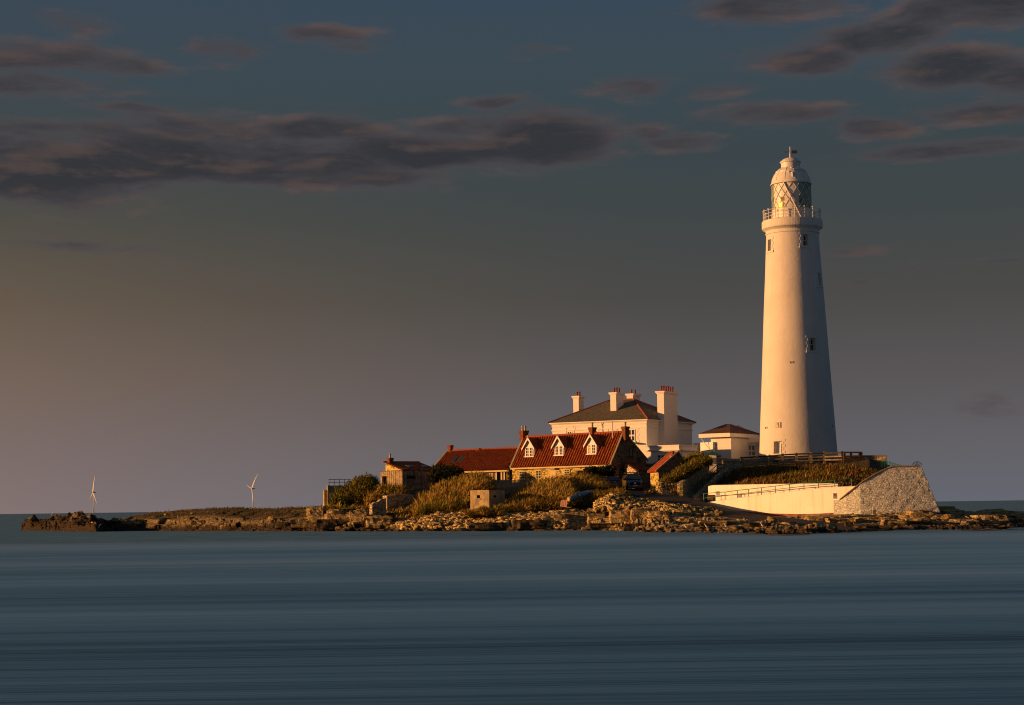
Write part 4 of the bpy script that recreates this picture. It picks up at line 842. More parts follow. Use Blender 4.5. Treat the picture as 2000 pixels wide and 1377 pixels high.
def dormer(px, py_sill):
    """dormer front: 17 px wide, window over a sill that sits on the slope"""
    w = 1.56; ys = []
    # front plane at the height where the roof meets the sill
    for _ in range(1): pass
    xf = .55
    for _ in range(12):
        Cn = C0.xy + cxv * xf; y = reach(Cn, cyv, px, py_sill); z = Z(px, py_sill, (Cn + cyv * y).y) - C0.z; xf += (((z - .15) - ce) / s1_ - xf) * .6
    zr0 = z; h = 1.32; hp = h + 1.0; y0 = y - w / 2; y1 = y + w / 2
    dm = MB(); xb = (zr0 + h + .1 - ce) / s1_
    dm.slab([(xf, y0, zr0), (xf, y0, zr0 + h), (xb + .3, y0, zr0 + h)], (0, .08, 0)); dm.slab([(xf, y1 - .08, zr0), (xf, y1 - .08, zr0 + h), (xb + .3, y1 - .08, zr0 + h)], (0, .08, 0))
    dm.slab([(xf, y0, zr0 + h), (xf, y1, zr0 + h), (xf, y, zr0 + hp - .08)], (.08, 0, 0)); dm.box(xf + .01, xf + .1, y0 + .08, y1 - .08, zr0, zr0 + h); dm.box(xf - .17, xf + .02, y0 - .06, y1 + .06, zr0 + .01, zr0 + .10)
    d_ = dm.build('dormer', 'trim_white', CT)
    ev_ = .24; sl_ = (hp - h) / (w / 2); xr = (zr0 + hp - ce) / s1_ + .1; xs = (zr0 + h - ce) / s1_ + .05; rf = MB()
    for s_ in (-1, 1):
        ye = y + s_ * (w / 2 + ev_); ze = zr0 + h - sl_ * ev_; rf.slab([(xf - .26, y, zr0 + hp), (xr, y, zr0 + hp), (xs - .1, ye, ze), (xf - .26, ye, ze)], (0, 0, .10))
    rf.build('dormer_roof', 'pantile', d_)
    bb = MB()
    for s_ in (-1, 1):
        ye = y + s_ * (w / 2 + ev_ + .05); ze = zr0 + h - sl_ * (ev_ + .05); bb.slab([(xf - .34, y, zr0 + hp + .16), (xf - .34, ye, ze + .14), (xf - .34, ye, ze - .12), (xf - .34, y, zr0 + hp - .14)], (.07, 0, 0))
    bb.tube((xf - .32, y, zr0 + hp - .3), (xf - .32, y, zr0 + hp + .38), .05, 5); bb.build('bargeboard', 'trim_white', d_)
    for k in (0, 1):
        a = y0 + .10 + k * (w - .20) / 2; window(CT, 'x', a + .02, zr0 + .06, (w - .2) / 2 - .04, h - .14, xf, cols=2, rows=3, sill=False, bar=.045, depth=.06, name='dormer_window', gmt='blind' if (k == 1 and px > 1150) else 'glass')
    return d_
for px, py in ((1034.5, 893), (1092.5, 890.5), (1156, 888)): dormer(px, py)
def cwin(px0, px1, py0, py1, **k):
    a = reach(C0.xy, cyv, px1, py0); b = reach(C0.xy, cyv, px0, py0); D_ = C0.y + cyv.y * (a + b) / 2; z1 = Z(px0, py0, D_) - C0.z; z0 = Z(px0, py1, D_) - C0.z
    return a, b, z0, z1
for (a_, b_, c_1, d_1) in ((1014.5, 1025.5, 920, 936), (1047, 1058, 918.5, 935), (1102.5, 1113.5, 916.5, 930), (1138, 1148, 914.5, 928)):
    a, b, z0, z1 = cwin(a_, b_, c_1, d_1); window(CT, 'x', a, z0, b - a, z1 - z0, -.002, cols=2, rows=3, fmt='cream_trim', bar=.07, depth=.08)
a, b, z0, z1 = cwin(1075, 1086, 917.5, 950); mb = MB(); mb.box(-.06, .0, a, b, z0, z1); dr = mb.build('door', 'cream_trim', CT)
mb = MB(); mb.box(-.5, .0, a - .2, b + .2, z1 + .02, z1 + .14); mb.build('door_canopy', 'cream_trim', dr)
for (a_, b_, c_1, d_1, nm) in ((1229.5, 1235.5, 875.5, 891, 'gable_window'), (1245, 1250.5, 892.5, 901.5, 'gable_window')):
    a = reach(C0.xy, cxv, a_, c_1); b = reach(C0.xy, cxv, b_, c_1); D_ = C0.y + cxv.y * a; window(CT, 'y', a, Z(a_, d_1, D_) - C0.z, b - a, Z(a_, c_1, D_) - Z(a_, d_1, D_), -.004, cols=1, rows=2, fmt='dark_green', name=nm)
a = reach(C0.xy, cxv, 1209, 920); b = reach(C0.xy, cxv, 1222.5, 920); mb = MB(); mb.box(a, b, -.07, -.006, -.5, Z(1215, 914.5, C0.y + 2) - C0.z); mb.build('side_door', 'door_green', CT)
mb = MB(); ya_ = reach(C0.xy, cyv, 1213, 824); q = C0.xy; x, y, z = cxr - .7, .25, cz; mb.tube((x, y + .9, cz - .6), (x, y + .9, cz + 1.45), .06, 5); mb.tube((x, y + .9, cz + .35), (x + .2, y + .1, cz + .30), .04, 5); mb.build('flue_pipe', 'trim_white', CT)

# ---- cottage extension with the lower pantile roof
X0, xr_, xxv, xyv = frame(998, 935, 224.3, 41); X0.z = 4.9
XT = thing('cottage_extension', X0, xr_, 'lower stone cottage wing with plain red pantile roof and two roof windows', 'cottage')
xL = reach(X0.xy + xxv * 3.0, xyv, 874.5, 880); xe = Z(990, 913.5, 224.5) - X0.z; xD = 6.0
Cn = X0.xy + xxv * 3.0; y = reach(Cn, xyv, 1000, 876); xz = Z(1000, 877, (Cn + xyv * y).y) - X0.z
mb = MB(); G = [(0, 0, -2), (xD, 0, -2), (xD, 0, xe), (3, 0, xz - .05), (0, 0, xe)]; mb.box(0, .45, .4, xL - .4, -2, xe - .01); mb.slab(G, (0, .4, 0)); mb.slab([(x, y + xL - .4, z) for x, y, z in G], (0, .4, 0)); mb.box(xD - .4, xD, .4, xL - .4, -2, xe - .01); mb.build('wall', 'stone_gable', XT)
s1_ = (xz - xe) / 3; mb = pantiles((-.4, -.3, xe - s1_ * .4), (-.4, xL - .15, xe - s1_ * .4), (3, -.3, xz), (3, xL - .15, xz), int(xL / .42), .085, .13); rf = mb.build('roof', 'pantile', XT)
mb = pantiles((xD + .3, -.3, xe - s1_ * .3), (xD + .3, xL - .15, xe - s1_ * .3), (3, -.3, xz), (3, xL - .15, xz), 16, .04, .10); mb.build('rear_roof', 'pantile', XT)
mb = MB(); mb.path([(3, y, xz + .12) for y in np.linspace(-.3, xL - .1, 30)], .15, 6); mb.build('ridge_tiles', 'ridge_tile', XT)
mb = MB(); y = xL - .15; mb.slab([(-.4, y, xe - s1_ * .4), (3, y, xz), (3, y, xz + .26), (-.4, y, xe - s1_ * .4 + .26)], (0, .3, 0)); mb.slab([(3.001, y, xz), (xD + .3, y, xe - s1_ * .3), (xD + .3, y, xe - s1_ * .3 + .26), (3.001, y, xz + .26)], (0, .3, 0)); mb.build('verge_stones', 'coping', XT)
mb = MB(); mb.box(-.56, -.38, -.3, xL - .2, xe - s1_ * .4 - .16, xe - s1_ * .4 + .02); mb.build('gutter', 'cream_trim', XT)
def ch_x(px, pyt, lx, ly, mt='brick'):
    y = reach(Cn, xyv, px, pyt); z = Z(px, pyt, (Cn + xyv * y).y) - X0.z; chimney(XT, 3 - lx / 2, 3 + lx / 2, y - ly / 2, y + ly / 2, xz - .6, z, mt, 0, 0, 'cream_pot', cap=.05)
ch_x(879.5, 869.5, .55, .50); ch_x(935, 875.5, .5, .6)
nrm = Vector((-s1_, 0, 1)).normalized(); sl_d = Vector((1, 0, s1_)).normalized()
for px in (888.5, 902):
    xq = 1.45; Cq = X0.xy + xxv * xq; y = reach(Cq, xyv, px, 894); c = Vector((xq, y, xe + s1_ * xq)) + nrm * .14; mb = MB(); u = Vector((0, .36, 0)); v = sl_d * .62
    mb.slab([c - u - v, c + u - v, c + u + v, c - u + v], nrm * .10); r_ = mb.build('roof_window', 'dark_metal', XT)
    mb = MB(); u *= .8; v *= .86; c2_ = c + nrm * .103; mb.slab([c2_ - u - v, c2_ + u - v, c2_ + u + v, c2_ - u + v], nrm * .01); mb.build('pane', 'glass', r_)
def xwin(px0, px1, py0, py1):
    a = reach(X0.xy, xyv, px1, py0); b = reach(X0.xy, xyv, px0, py0); D_ = X0.y + xyv.y * (a + b) / 2; return a, b, Z(px0, py1, D_) - X0.z, Z(px0, py0, D_) - X0.z
a, b, z0, z1 = xwin(957, 963.5, 921, 934); window(XT, 'x', a, z0, b - a, z1 - z0, cols=2, rows=3, fmt='cream_trim')
a, b, z0, z1 = xwin(970, 986, 921, 945); mb = MB(); mb.box(-.05, 0, a, b, z0, z1); dr = mb.build('doorway', 'void', XT)
mb = MB(); mb.box(-.12, -.051, a - .1, a + .12, z0, z1 + .1); mb.box(-.12, -.051, b - .12, b + .1, z0, z1 + .1); mb.box(-.12, -.051, a + .35, a + .6, z0, z1); mb.build('door_frame', 'cream_trim', dr)

# ================================================================== SHED AND TIMBER HIDE
S0, sr_, sxv, syv = frame(787, 950, 229, 55); S0.z = 5.0
ST = thing('stone_shed', S0, sr_, 'low stone outbuilding with a single slope of dull red tiles and a brick chimney', 'shed')
sL = reach(S0, syv, 753, 910); sD = reach(S0, sxv, 852, 915); s_e = Z(787, 917.5, 229) - 5.0; pf = S0.xy + syv * sL; s_z = Z(753, 903, pf.y) - 5.0
mb = MB(); mb.slab([(0, 0, -1), (0, sL, -1), (0, sL, s_z - .1), (0, 0, s_e - .1)], (.4, 0, 0)); mb.slab([(sD - .4, 0, -1), (sD - .4, sL, -1), (sD - .4, sL, s_z - .1), (sD - .4, 0, s_e - .1)], (.4, 0, 0)); mb.box(.4, sD - .4, 0, .4, -1, s_e - .1); mb.box(.4, sD - .4, sL - .4, sL, -1, s_z - .25); mb.build('wall', 'stone_gold', ST)
mb = pantiles((-.25, -.25, s_e - .02), (sD + .2, -.25, s_e - .02), (-.25, sL + .2, s_z + .02), (sD + .2, sL + .2, s_z + .02), 20, .035, .06); mb.build('roof', 'pantile', ST)
mb = MB(); mb.slab([(-.3, sL + .05, s_z - .02), (sD + .2, sL + .05, s_z - .02), (sD + .2, sL + .05, s_z + .16), (-.3, sL + .05, s_z + .16)], (0, .25, 0)); mb.build('ridge_tiles', 'ridge_tile', ST)
Cq = S0.xy + syv * (sL - .5); xa = reach(Cq, sxv, 762, 896); zc = Z(762, 894.5, (Cq + sxv * xa).y) - 5.0; chimney(ST, xa - .3, xa + .3, sL - .8, sL - .2, s_z - .4, zc, 'brick', 1, .60, 'cream_pot', cap=.05)
for k, px in enumerate((800, 829, 851)):
    yq = sL * .35; Cq = S0.xy + syv * yq; xa = reach(Cq, sxv, px, 912); sl2 = (s_z - s_e) / sL; v = Vector((.0, 1, sl2)).normalized() * .55; u = Vector((.4, 0, 0)); c = Vector((xa, yq, s_e + sl2 * yq + .12)); n_ = Vector((0, -sl2, 1)).normalized() * .06
    mb = MB(); mb.slab([c - u - v, c + u - v, c + u + v, c - u + v], n_); r_ = mb.build('roof_window', 'dark_metal', ST); u *= .8; v *= .8; c = c + n_ * 1.03
    mb = MB(); mb.slab([c - u - v, c + u - v, c + u + v, c - u + v], n_ * .2); mb.build('pane', 'glass', r_)
T0, tr_, txv, tyv = frame(786, 950, 221, 57); T0.z = 4.2
HT = thing('timber_hide', T0, tr_, 'flat roofed hut of upright grey boards with doorway and slot window', 'hut')
tL = reach(T0, tyv, 743.5, 930); tD = reach(T0, txv, 826, 930); tz = Z(786, 918, 221) - 4.2
def boards(mb, L, z0, z1, skip=None, face='x', w=.24):
    n = int(L / w)
    for i in range(n):
        a = L * i / n; b = L * (i + 1) / n - .035; d = .05 + (.03 if i % 2 else 0); segs = [(z0, z1)]
        if skip and a < skip[1] and b > skip[0]: segs = [(z0, skip[2]), (skip[3], z1)]
        for (p, q) in segs:
            if q - p < .02: continue
            q2 = q + random.uniform(-.03, .03) if q == z1 else q
            if face == 'x': mb.box(-d, .0, a, b, p, q2)
            else: mb.box(a, b, -d, .0, p, q2)
mb = MB(); mb.box(.002, tD, .002, tL, -1.5, tz - .1); mb.build('core_wall', 'timber_dark', HT)
da, db = reach(T0.xy, tyv, 756, 935), reach(T0.xy, tyv, 748.5, 935); dz = Z(750, 930, (T0.xy + tyv * da).y) - 4.2
mb = MB(); boards(mb, tL, -1.5, tz, (da, db, -1.5, dz)); boards(mb, tD, -1.5, tz, None, 'y'); mb.build('cladding', 'timber_grey', HT)
mb = MB(); mb.box(-.02, .001, da, db, -1.5, dz); mb.build('doorway', 'void', HT)
wa, wb = reach(T0.xy, txv, 794, 930), reach(T0.xy, txv, 810.5, 930); wz0, wz1 = Z(800, 935.5, T0.y + 1) - 4.2, Z(800, 928.5, T0.y + 1) - 4.2
window(HT, 'y', wa, wz0, wb - wa, wz1 - wz0, -.09, cols=1, rows=1, fmt='dark_metal', sill=False, gmt='glass')
mb = MB(); mb.box(-.1, tD + .1, -.1, tL + .1, tz - .08, tz - .02); mb.build('roof', 'timber_dark', HT)
# board fence stepping down from the hide
f0 = P(826, 950, T0.y + txv.y * tD + .1); f1 = P(862, 950, f0.y + 3.0); L_ = (f1.xy - f0.xy).length; u = (f1.xy - f0.xy).normalized()
BF = thing('board_fence', (f0.x, f0.y, 4.6), math.degrees(math.atan2(u.y, u.x)), 'upright grey board fence with sloping top next to the timber hut', 'fence'); mb = MB(); n = 16
for i in range(n):
    a = L_ * i / n; pxx = 826 + 36 * i / n; zt = Z(pxx, 923.5 + 13 * (i / n), f0.y + 3 * i / n) - 4.6; mb.box(a, a + L_ / n - .05, -.05, 0, -1.6, zt)
mb.build('boards', 'timber_grey', BF)
mb = MB(); mb.box(0, L_, .002, .08, .2, .35); mb.box(0, L_, .002, .08, 1.0, 1.15); mb.build('rail', 'timber_dark', BF)
# dark lean-to canopy behind
c0 = P(826, 921, 226); c1 = P(846, 921, 227); mb = MB(); mb.slab([(c0.x, c0.y, c0.z), (c1.x, c1.y, c1.z), (c1.x, c1.y + 2, c1.z + .1), (c0.x, c0.y + 2, c0.z + .1)], (0, 0, .18)); cn_ = thing('porch_canopy', (c0.x, c0.y, 4.8), 0, 'dark flat porch canopy between timber hut and dark hedge', 'canopy'); mb.build('roof', 'timber_dark', cn_, world=True)
mb = MB(); mb.tube((c0.x + .1, c0.y, 4.8), (c0.x + .1, c0.y, c0.z), .07); mb.tube((c1.x - .1, c1.y, 4.8), (c1.x - .1, c1.y, c1.z), .07); mb.build('post', 'timber_dark', cn_, world=True)

# ================================================================== CONCRETE LOOKOUT at far left of the buildings
b0 = P(637, 985, 219); BT = thing('concrete_lookout', (b0.x, b0.y, 2.6), 12, 'weathered concrete lookout wall at the left end of the buildings with railings above', 'wall')
bu = Vector((math.cos(R(12)), math.sin(R(12)))); bL = reach(b0.xy, bu, 702, 965); bz = Z(645, 948.5, 219.5) - 2.6; e1 = reach(b0.xy, bu, 644, 965)
mb = MB(); mb.box(e1, bL, 0, 3, -.6, bz); mb.build('wall', 'concrete', BT)
mb = MB(); mb.box(e1 * .35, e1 - .005, -.25, .6, -.6, bz + .04); mb.build('buttress', 'concrete', BT)
mb = MB(); mb.box(-.22, e1 * .35 - .004, .15, 1.2, -.6, bz - .55, 0); mb.build('stone_return', 'stone_gold', BT)
mb = MB(); rz1 = bz + .75
for x in np.linspace(e1 * .9, bL * .72, 5): mb.tube((x, .3, bz), (x, .3, rz1), .035, 5)
for z in (bz + .40, rz1): mb.tube((e1 * .75, .3, z), (bL * .75, .3, z), .035, 5)
mb.build('railing', 'rust_metal', BT)
sgx = reach(b0.xy, bu, 643.5, 965); sgx2 = reach(b0.xy, bu, 648, 965); sg0 = Z(645, 973.5, 219) - 2.6; sg1 = Z(645, 963.5, 219) - 2.6
SG = thing('warning_sign', (b0.x + bu.x * (sgx + .1), b0.y + bu.y * (sgx + .1) - .35, 2.6 + sg0), 12, 'small white notice fixed low on the concrete lookout wall', 'sign')
mb = MB(); w_ = sgx2 - sgx; mb.box(0, w_, 0, .04, 0, sg1 - sg0); mb.build('board', 'sign_white', SG)
mb = MB()
for k in range(3): mb.box(w_ * .2, w_ * .8, -.012, -.001, .1 + k * .16, .15 + k * .16)
mb.build('notice_marks', 'sign_red', SG)

# ================================================================== PILLBOX
B0, br_, bxv, byv = frame(955.5, 985, 193, 38); B0.z = 1.2
PBX = thing('pillbox', B0, br_, 'square weathered concrete pillbox with small gun slots', 'bunker')
L1 = reach(B0, byv, 918.5, 965); D1_ = reach(B0, bxv, 986, 965); zt = Z(955.5, 957, 193) - 1.2
mb = MB(); mb.box(0, D1_, 0, L1, 0, zt); mb.build('wall', 'concrete', PBX)
a, b = reach(B0.xy, byv, 937.5, 970), reach(B0.xy, byv, 931.5, 970); z0, z1 = Z(934, 974, 198) - 1.2, Z(934, 967.5, 198) - 1.2
mb = MB(); mb.box(-.006, .0, a, b, z0 + .02, z1); mb.build('gun_slot', 'void', PBX)
mb = MB(); mb.box(-.10, .0, a - .1, b + .1, z0 - .09, z0 + .015); mb.build('slot_sill', 'concrete', PBX)
a, b = reach(B0.xy, bxv, 964, 970), reach(B0.xy, bxv, 969, 970); mb = MB(); mb.box(a, b, -.006, 0, Z(966, 972, 198) - 1.2, Z(966, 968, 198) - 1.2); mb.build('gun_slot', 'void', PBX)

# ================================================================== PICKET FENCE
f0 = P(957, 945, 202.5); f1 = P(1052, 945, 208); L_ = (f1.xy - f0.xy).length; u = (f1.xy - f0.xy).normalized()
PF = thing('picket_fence', (f0.x, f0.y, 4.7), math.degrees(math.atan2(u.y, u.x)), 'pale picket fence in front of the cottages half hidden by tall grass', 'fence'); mb = MB(); n = int(L_ / .22); zt = Z(990, 937.5, 204.5) - 4.7
for i in range(n): a = L_ * i / n; mb.box(a, a + .14, -.03, 0, -1.0, zt + random.uniform(-.04, .04))
mb.build('pickets', 'picket', PF); mb = MB(); mb.box(0, L_, .002, .06, zt - .45, zt - .35); mb.box(0, L_, .002, .06, zt - 1.2, zt - 1.1); mb.build('rail', 'picket', PF)
# grey board wall by the cottage's right end
g0 = P(1128, 935, 205.5); g1 = P(1200, 935, 209); u = (g1.xy - g0.xy); L_ = u.length; u.normalize(); mb = MB(); zt = Z(1165, 920.5, 207)
GW = thing('garden_wall', (g0.x, g0.y, 4.3), math.degrees(math.atan2(u.y, u.x)), 'plain grey green garden wall under the climbing plant at the cottage corner', 'wall'); mb.box(0, L_, 0, .2, -.4, zt - 4.3); mb.build('wall', 'grey_board', GW); mb = MB(); mb.box(-.03, L_ + .03, -.05, .25, zt - 4.298, zt - 4.2); mb.build('coping', 'coping', GW)

# ================================================================== YARD: lean-to, rear walls
Y0, yr_, yxv, yyv = frame(1214, 935, 207.5, 44)
a0 = P(1222, 940, 210.5); YT = thing('lean_to', (a0.x, a0.y, 4.2), 0, 'small stone lean-to with dull red tiled roof behind the van', 'shed')
def wq(px, py, D): return P(px, py, D)
A_ = wq(1218, 903, 211.8); B_ = wq(1242, 903, 214.5); C_ = wq(1271, 919, 211.2); D__ = wq(1243, 919.5, 208.8)
mb = pantiles(D__, C_, A_, B_, 12, .035, .05); mb.build('roof', 'pantile', YT, world=True)
mb = MB(); mb.slab([(D__.x, D__.y + .1, 3.8), (D__.x, D__.y + .1, D__.z - .05), (A_.x + .1, A_.y, A_.z - .05), (A_.x + .1, A_.y, 3.8)], (.3, .12, 0)); mb.build('side_wall', 'stone_wall', YT, world=True)
mb = MB(); mb.slab([(D__.x + .3, D__.y + .25, 3.8), (C_.x, C_.y + .25, 3.8), (C_.x, C_.y + .25, C_.z - .1), (D__.x + .3, D__.y + .25, D__.z - .1)], (0, .35, 0)); mb.build('front_wall', 'stone_gable', YT, world=True)
def wall_run(name, pts, mt, th, label, cop=.18, cat='wall', copmt='coping', capover=.06):
    """pts: (px, top py, D, base z); a wall along them with a coping"""
    P0 = [P(a, b, c) for a, b, c, d_ in pts]; zb_ = [d_ for *_, d_ in pts]; root = thing(name, (P0[0].x, P0[0].y, zb_[0]), 0, label, cat)
    w = MB(); c = MB(); n = len(P0); N_ = []
    for i in range(n):
        a = P0[max(i - 1, 0)]; b = P0[min(i + 1, n - 1)]; t_ = Vector((b.x - a.x, b.y - a.y, 0)).normalized(); N_.append(Vector((-t_.y, t_.x, 0)) if t_.x > 0 else Vector((t_.y, -t_.x, 0)))
    vs = []; cs = []
    for i, p in enumerate(P0):
        f = p; bk = p + N_[i] * th; vs += [(f.x, f.y, zb_[i]), (f.x, f.y, p.z - cop), (bk.x, bk.y, p.z - cop), (bk.x, bk.y, zb_[i])]
        f = p - N_[i] * capover; bk = p + N_[i] * (th + capover); cs += [(f.x, f.y, p.z - cop + .002), (f.x, f.y, p.z - cop * .35), ((f.x * 2 + bk.x) / 3, (f.y * 2 + bk.y) / 3, p.z), ((f.x + 2 * bk.x) / 3, (f.y + 2 * bk.y) / 3, p.z), (bk.x, bk.y, p.z - cop * .35), (bk.x, bk.y, p.z - cop + .002)]
    w.add(vs, [(4 * i + j, 4 * i + (j + 1) % 4, 4 * (i + 1) + (j + 1) % 4, 4 * (i + 1) + j) for i in range(n - 1) for j in range(4)] + [(3, 2, 1, 0), (4 * n - 4, 4 * n - 3, 4 * n - 2, 4 * n - 1)])
    c.add(cs, [(6 * i + j, 6 * i + (j + 1) % 6, 6 * (i + 1) + (j + 1) % 6, 6 * (i + 1) + j) for i in range(n - 1) for j in range(6)] + [(5, 4, 3, 2, 1, 0), tuple(range(6 * n - 6, 6 * n))])
    w.build('wall', mt, root, world=True)
    if cop > .02: c.build('coping', copmt, root, world=True)
    return root
wall_run('yard_wall', [(1244, 905, 217, 3.6), (1276, 905, 217, 3.6), (1283, 900, 217, 3.6), (1312, 901, 216.5, 3.6)], 'stone_gable', .5, 'dark stone wall at the back of the yard below the white wing')
wall_run('yard_side_wall', [(1262, 912, 214.5, 3.6), (1290, 912, 213, 3.6)], 'stone_gable', .4, 'short dark stone wall in the yard between lean-to and gabled stone store')

# ---- gabled stone store with orange roof
g0 = P(1287, 970, 200.5); GS = thing('stone_store', (g0.x, g0.y, 2.6), -14 - math.degrees(0), 'narrow gabled stone store with bright orange tiled roof beside the steps', 'shed')
GS.rotation_euler.z = R(14); gu = Vector((math.cos(R(14)), math.sin(R(14)))); gv = Vector((-math.sin(R(14)), math.cos(R(14))))
gW = reach(g0.xy, gu, 1346, 930); gD = reach(g0.xy, gv, 1270.5, 940); ge_ = Z(1287, 918, 200.5) - 2.6; gm = reach(g0.xy, gu, 1325, 890); gp = g0.xy + gu * gm; gz_ = Z(1325, 884.5, gp.y) - 2.6
mb = MB(); G = [(0, 0, -1), (gW, 0, -1), (gW, 0, ge_), (gm, 0, gz_), (0, 0, ge_)]; mb.slab(G, (0, .4, 0)); mb.slab([(x, y + gD - .4, z) for x, y, z in G], (0, .4, 0)); mb.box(gW - .4, gW, .4, gD - .4, -1, ge_); mb.build('gable_wall', 'stone_gable', GS)
mb = MB(); mb.box(-.004, .4, .004, gD, -1, ge_ - .01); mb.build('side_wall', 'stone_gold', GS)
s_ = (gz_ - ge_) / gm; mb = pantiles((-.3, -.0, ge_ - s_ * .3), (-.3, gD + .1, ge_ - s_ * .3), (gm, -.0, gz_), (gm, gD + .1, gz_), max(int(gD / .3), 5), .05, .08); mb.build('roof', 'pantile_orange', GS)
s2_ = (gz_ - ge_) / (gW - gm); mb = pantiles((gW + .3, 0, ge_ - s2_ * .3), (gW + .3, gD, ge_ - s2_ * .3), (gm, 0, gz_), (gm, gD, gz_), 8, .05, .08); mb.build('rear_roof', 'pantile_orange', GS)
mb = MB()
for (xa_, xb_, za_, zb2) in ((-.3, gm, ge_ - s_ * .3, gz_), (gm + .001, gW + .3, gz_, ge_ - s2_ * .3)): mb.slab([(xa_, -.12, za_), (xb_, -.12, zb2), (xb_, -.12, zb2 + .22), (xa_, -.12, za_ + .22)], (0, .3, 0)); mb.slab([(xa_, gD - .1, za_), (xb_, gD - .1, zb2), (xb_, gD - .1, zb2 + .22), (xa_, gD - .1, za_ + .22)], (0, .28, 0))
mb.build('verge_stones', 'coping', GS)
xq = gm - .45; zc = Z(1317, 889.5, gp.y + .6) - 2.6; mb = MB(); mb.box(xq - .28, xq + .28, .3, .9, gz_ - .9, zc); c = mb.build('chimney', 'stone_wall', GS); q = MB(); pot(q, xq, .6, zc, .48, .17); q.build('chimney_pot', 'ridge_tile', c, smooth=True)

# ================================================================== STEPS
sA, sB = P(1338, 981, 197.0), P(1389, 927, 207.5); stp_u = Vector((sB.x - sA.x, sB.y - sA.y)); run = stp_u.length; stp_u.normalize(); stn = Vector((stp_u.y, -stp_u.x))
SS = thing('stone_steps', sA, math.degrees(math.atan2(stp_u.y, stp_u.x)), 'flight of stone steps climbing between sloping stone walls to the lighthouse', 'steps')
n = 20; mb = MB(); rise = (sB.z - sA.z)
for i in range(n): mb.box(run * i / n, run, -1.55, .25, rise * i / n - (.02 if i else 2), rise * (i + 1) / n)
mb.build('treads', 'stone_wall', SS)
def slopewall(name, pts, th, side, parent, mt):
    # pts: (px, py top, py bottom, D)
    m1 = MB(); m2 = MB(); vs = []; cs = []; nn = Vector((stn.x, stn.y, 0)) * side
    for px, a, b, D in pts:
        t_ = P(px, a, D); zb_ = Z(px, b, D); t2 = t_ + nn * th; vs += [(t_.x, t_.y, zb_), (t_.x, t_.y, t_.z), (t2.x, t2.y, t_.z), (t2.x, t2.y, zb_)]
        f = t_ - nn * .08; g2 = t2 + nn * .08; cs += [(f.x, f.y, t_.z + .003), (f.x, f.y, t_.z + .16), (g2.x, g2.y, t_.z + .16), (g2.x, g2.y, t_.z + .003)]
    n = len(pts)
    for m_, arr in ((m1, vs), (m2, cs)): m_.add(arr, [(4 * i + j, 4 * i + (j + 1) % 4, 4 * (i + 1) + (j + 1) % 4, 4 * (i + 1) + j) for i in range(n - 1) for j in range(4)] + [(3, 2, 1, 0), (4 * n - 4, 4 * n - 3, 4 * n - 2, 4 * n - 1)])
    w = m1.build(name, mt, parent, world=True); m2.build('coping', 'coping', w, world=True)
slopewall('parapet_wall', [(1330, 944, 984, 196.4), (1334, 941, 984, 197.2), (1383, 905, 950, 209.5)], .45, -1, SS, 'stone_wall')
slopewall('parapet_wall', [(1345, 977, 990, 196.0), (1350, 973, 990, 196.6), (1406, 920, 975, 206.5), (1419, 918, 970, 207.2)], .45, 1, SS, 'stone_wall')
mb = MB(); q = [P(1326.5, 943, 195.6), P(1333, 943, 195.6)]; mb.slab([(q[0].x - .15, q[0].y, Z(1326, 983, 195.6)), (q[1].x, q[1].y, Z(1326, 983, 195.6)), (q[1].x, q[1].y, q[1].z), (q[0].x + .1, q[0].y, q[0].z)], (.1, .5, 0)); mb.build('end_pier', 'stone_gold', SS, world=True)
HR = thing('stair_handrail', P(1343, 980, 191.5), 0, 'green metal handrail following the stone steps', 'handrail')
rl = [P(1342.5, 962, 196.6), P(1401, 907.5, 207.3), P(1416, 907, 207.3)]; r2 = [P(1343.5, 969, 196.6), P(1402, 914.5, 207.3), P(1416, 914, 207.3)]
mb = MB(); mb.path(rl, .05); mb.path(r2, .04); rl3 = [P(1337, 958, 200.0), P(1379, 918, 209)]; mb.path(rl3, .045); mb.build('rail', 'green_paint', HR, world=True)
for f in (0, .25, .5, .75, 1):
    a = rl[0].lerp(rl[1], f); mb = MB(); mb.tube((a.x, a.y, a.z - 1.15), a, .05, 5); mb.build('post', 'green_paint', HR, world=True)

# gate pillars
def pillar(px, py0, D, label, w=.85):
    b = P(px, py0, D); h = Z(px, 888, D) - b.z; g = thing('gate_pillar', b, -6, label, 'gate pillar', 'gate pillars with green caps'); m_ = MB(); m_.box(-w / 2, w / 2, -w / 2, w / 2, -.4, h); m_.build('shaft', 'white_render', g)
    m_ = MB(); e = w / 2 + .26; m_.box(-e, e, -e, e, h, h + .09); m_.add([(-e, -e, h + .09), (e, -e, h + .09), (e, e, h + .09), (-e, e, h + .09), (0, 0, h + .42)], [(0, 1, 4), (1, 2, 4), (2, 3, 4), (3, 0, 4)]); m_.build('cap', 'green_paint', g); return g, b, h
g, b, h = pillar(1392.5, 920, 211.5, 'white gate pillar with green pyramid cap and a poster at the top of the steps')
NB = thing('notice_poster', (b.x - .1, b.y - .46, b.z + h - 1.1), -6, 'small poster with pink and yellow patches on the white gate pillar', 'poster'); mb = MB(); mb.box(-.22, .22, -.02, 0, 0, .75); mb.build('sheet', 'sign_white', NB); mb = MB(); mb.box(-.17, .17, -.03, -.021, .5, .7); mb.build('red_panel', 'sign_red', NB); mb = MB(); mb.box(-.17, .1, -.03, -.021, .1, .38); mb.build('yellow_panel', 'sign_yellow', NB)
pillar(1365, 920, 215, 'white gate pillar with green cap mostly hidden behind the big bush')

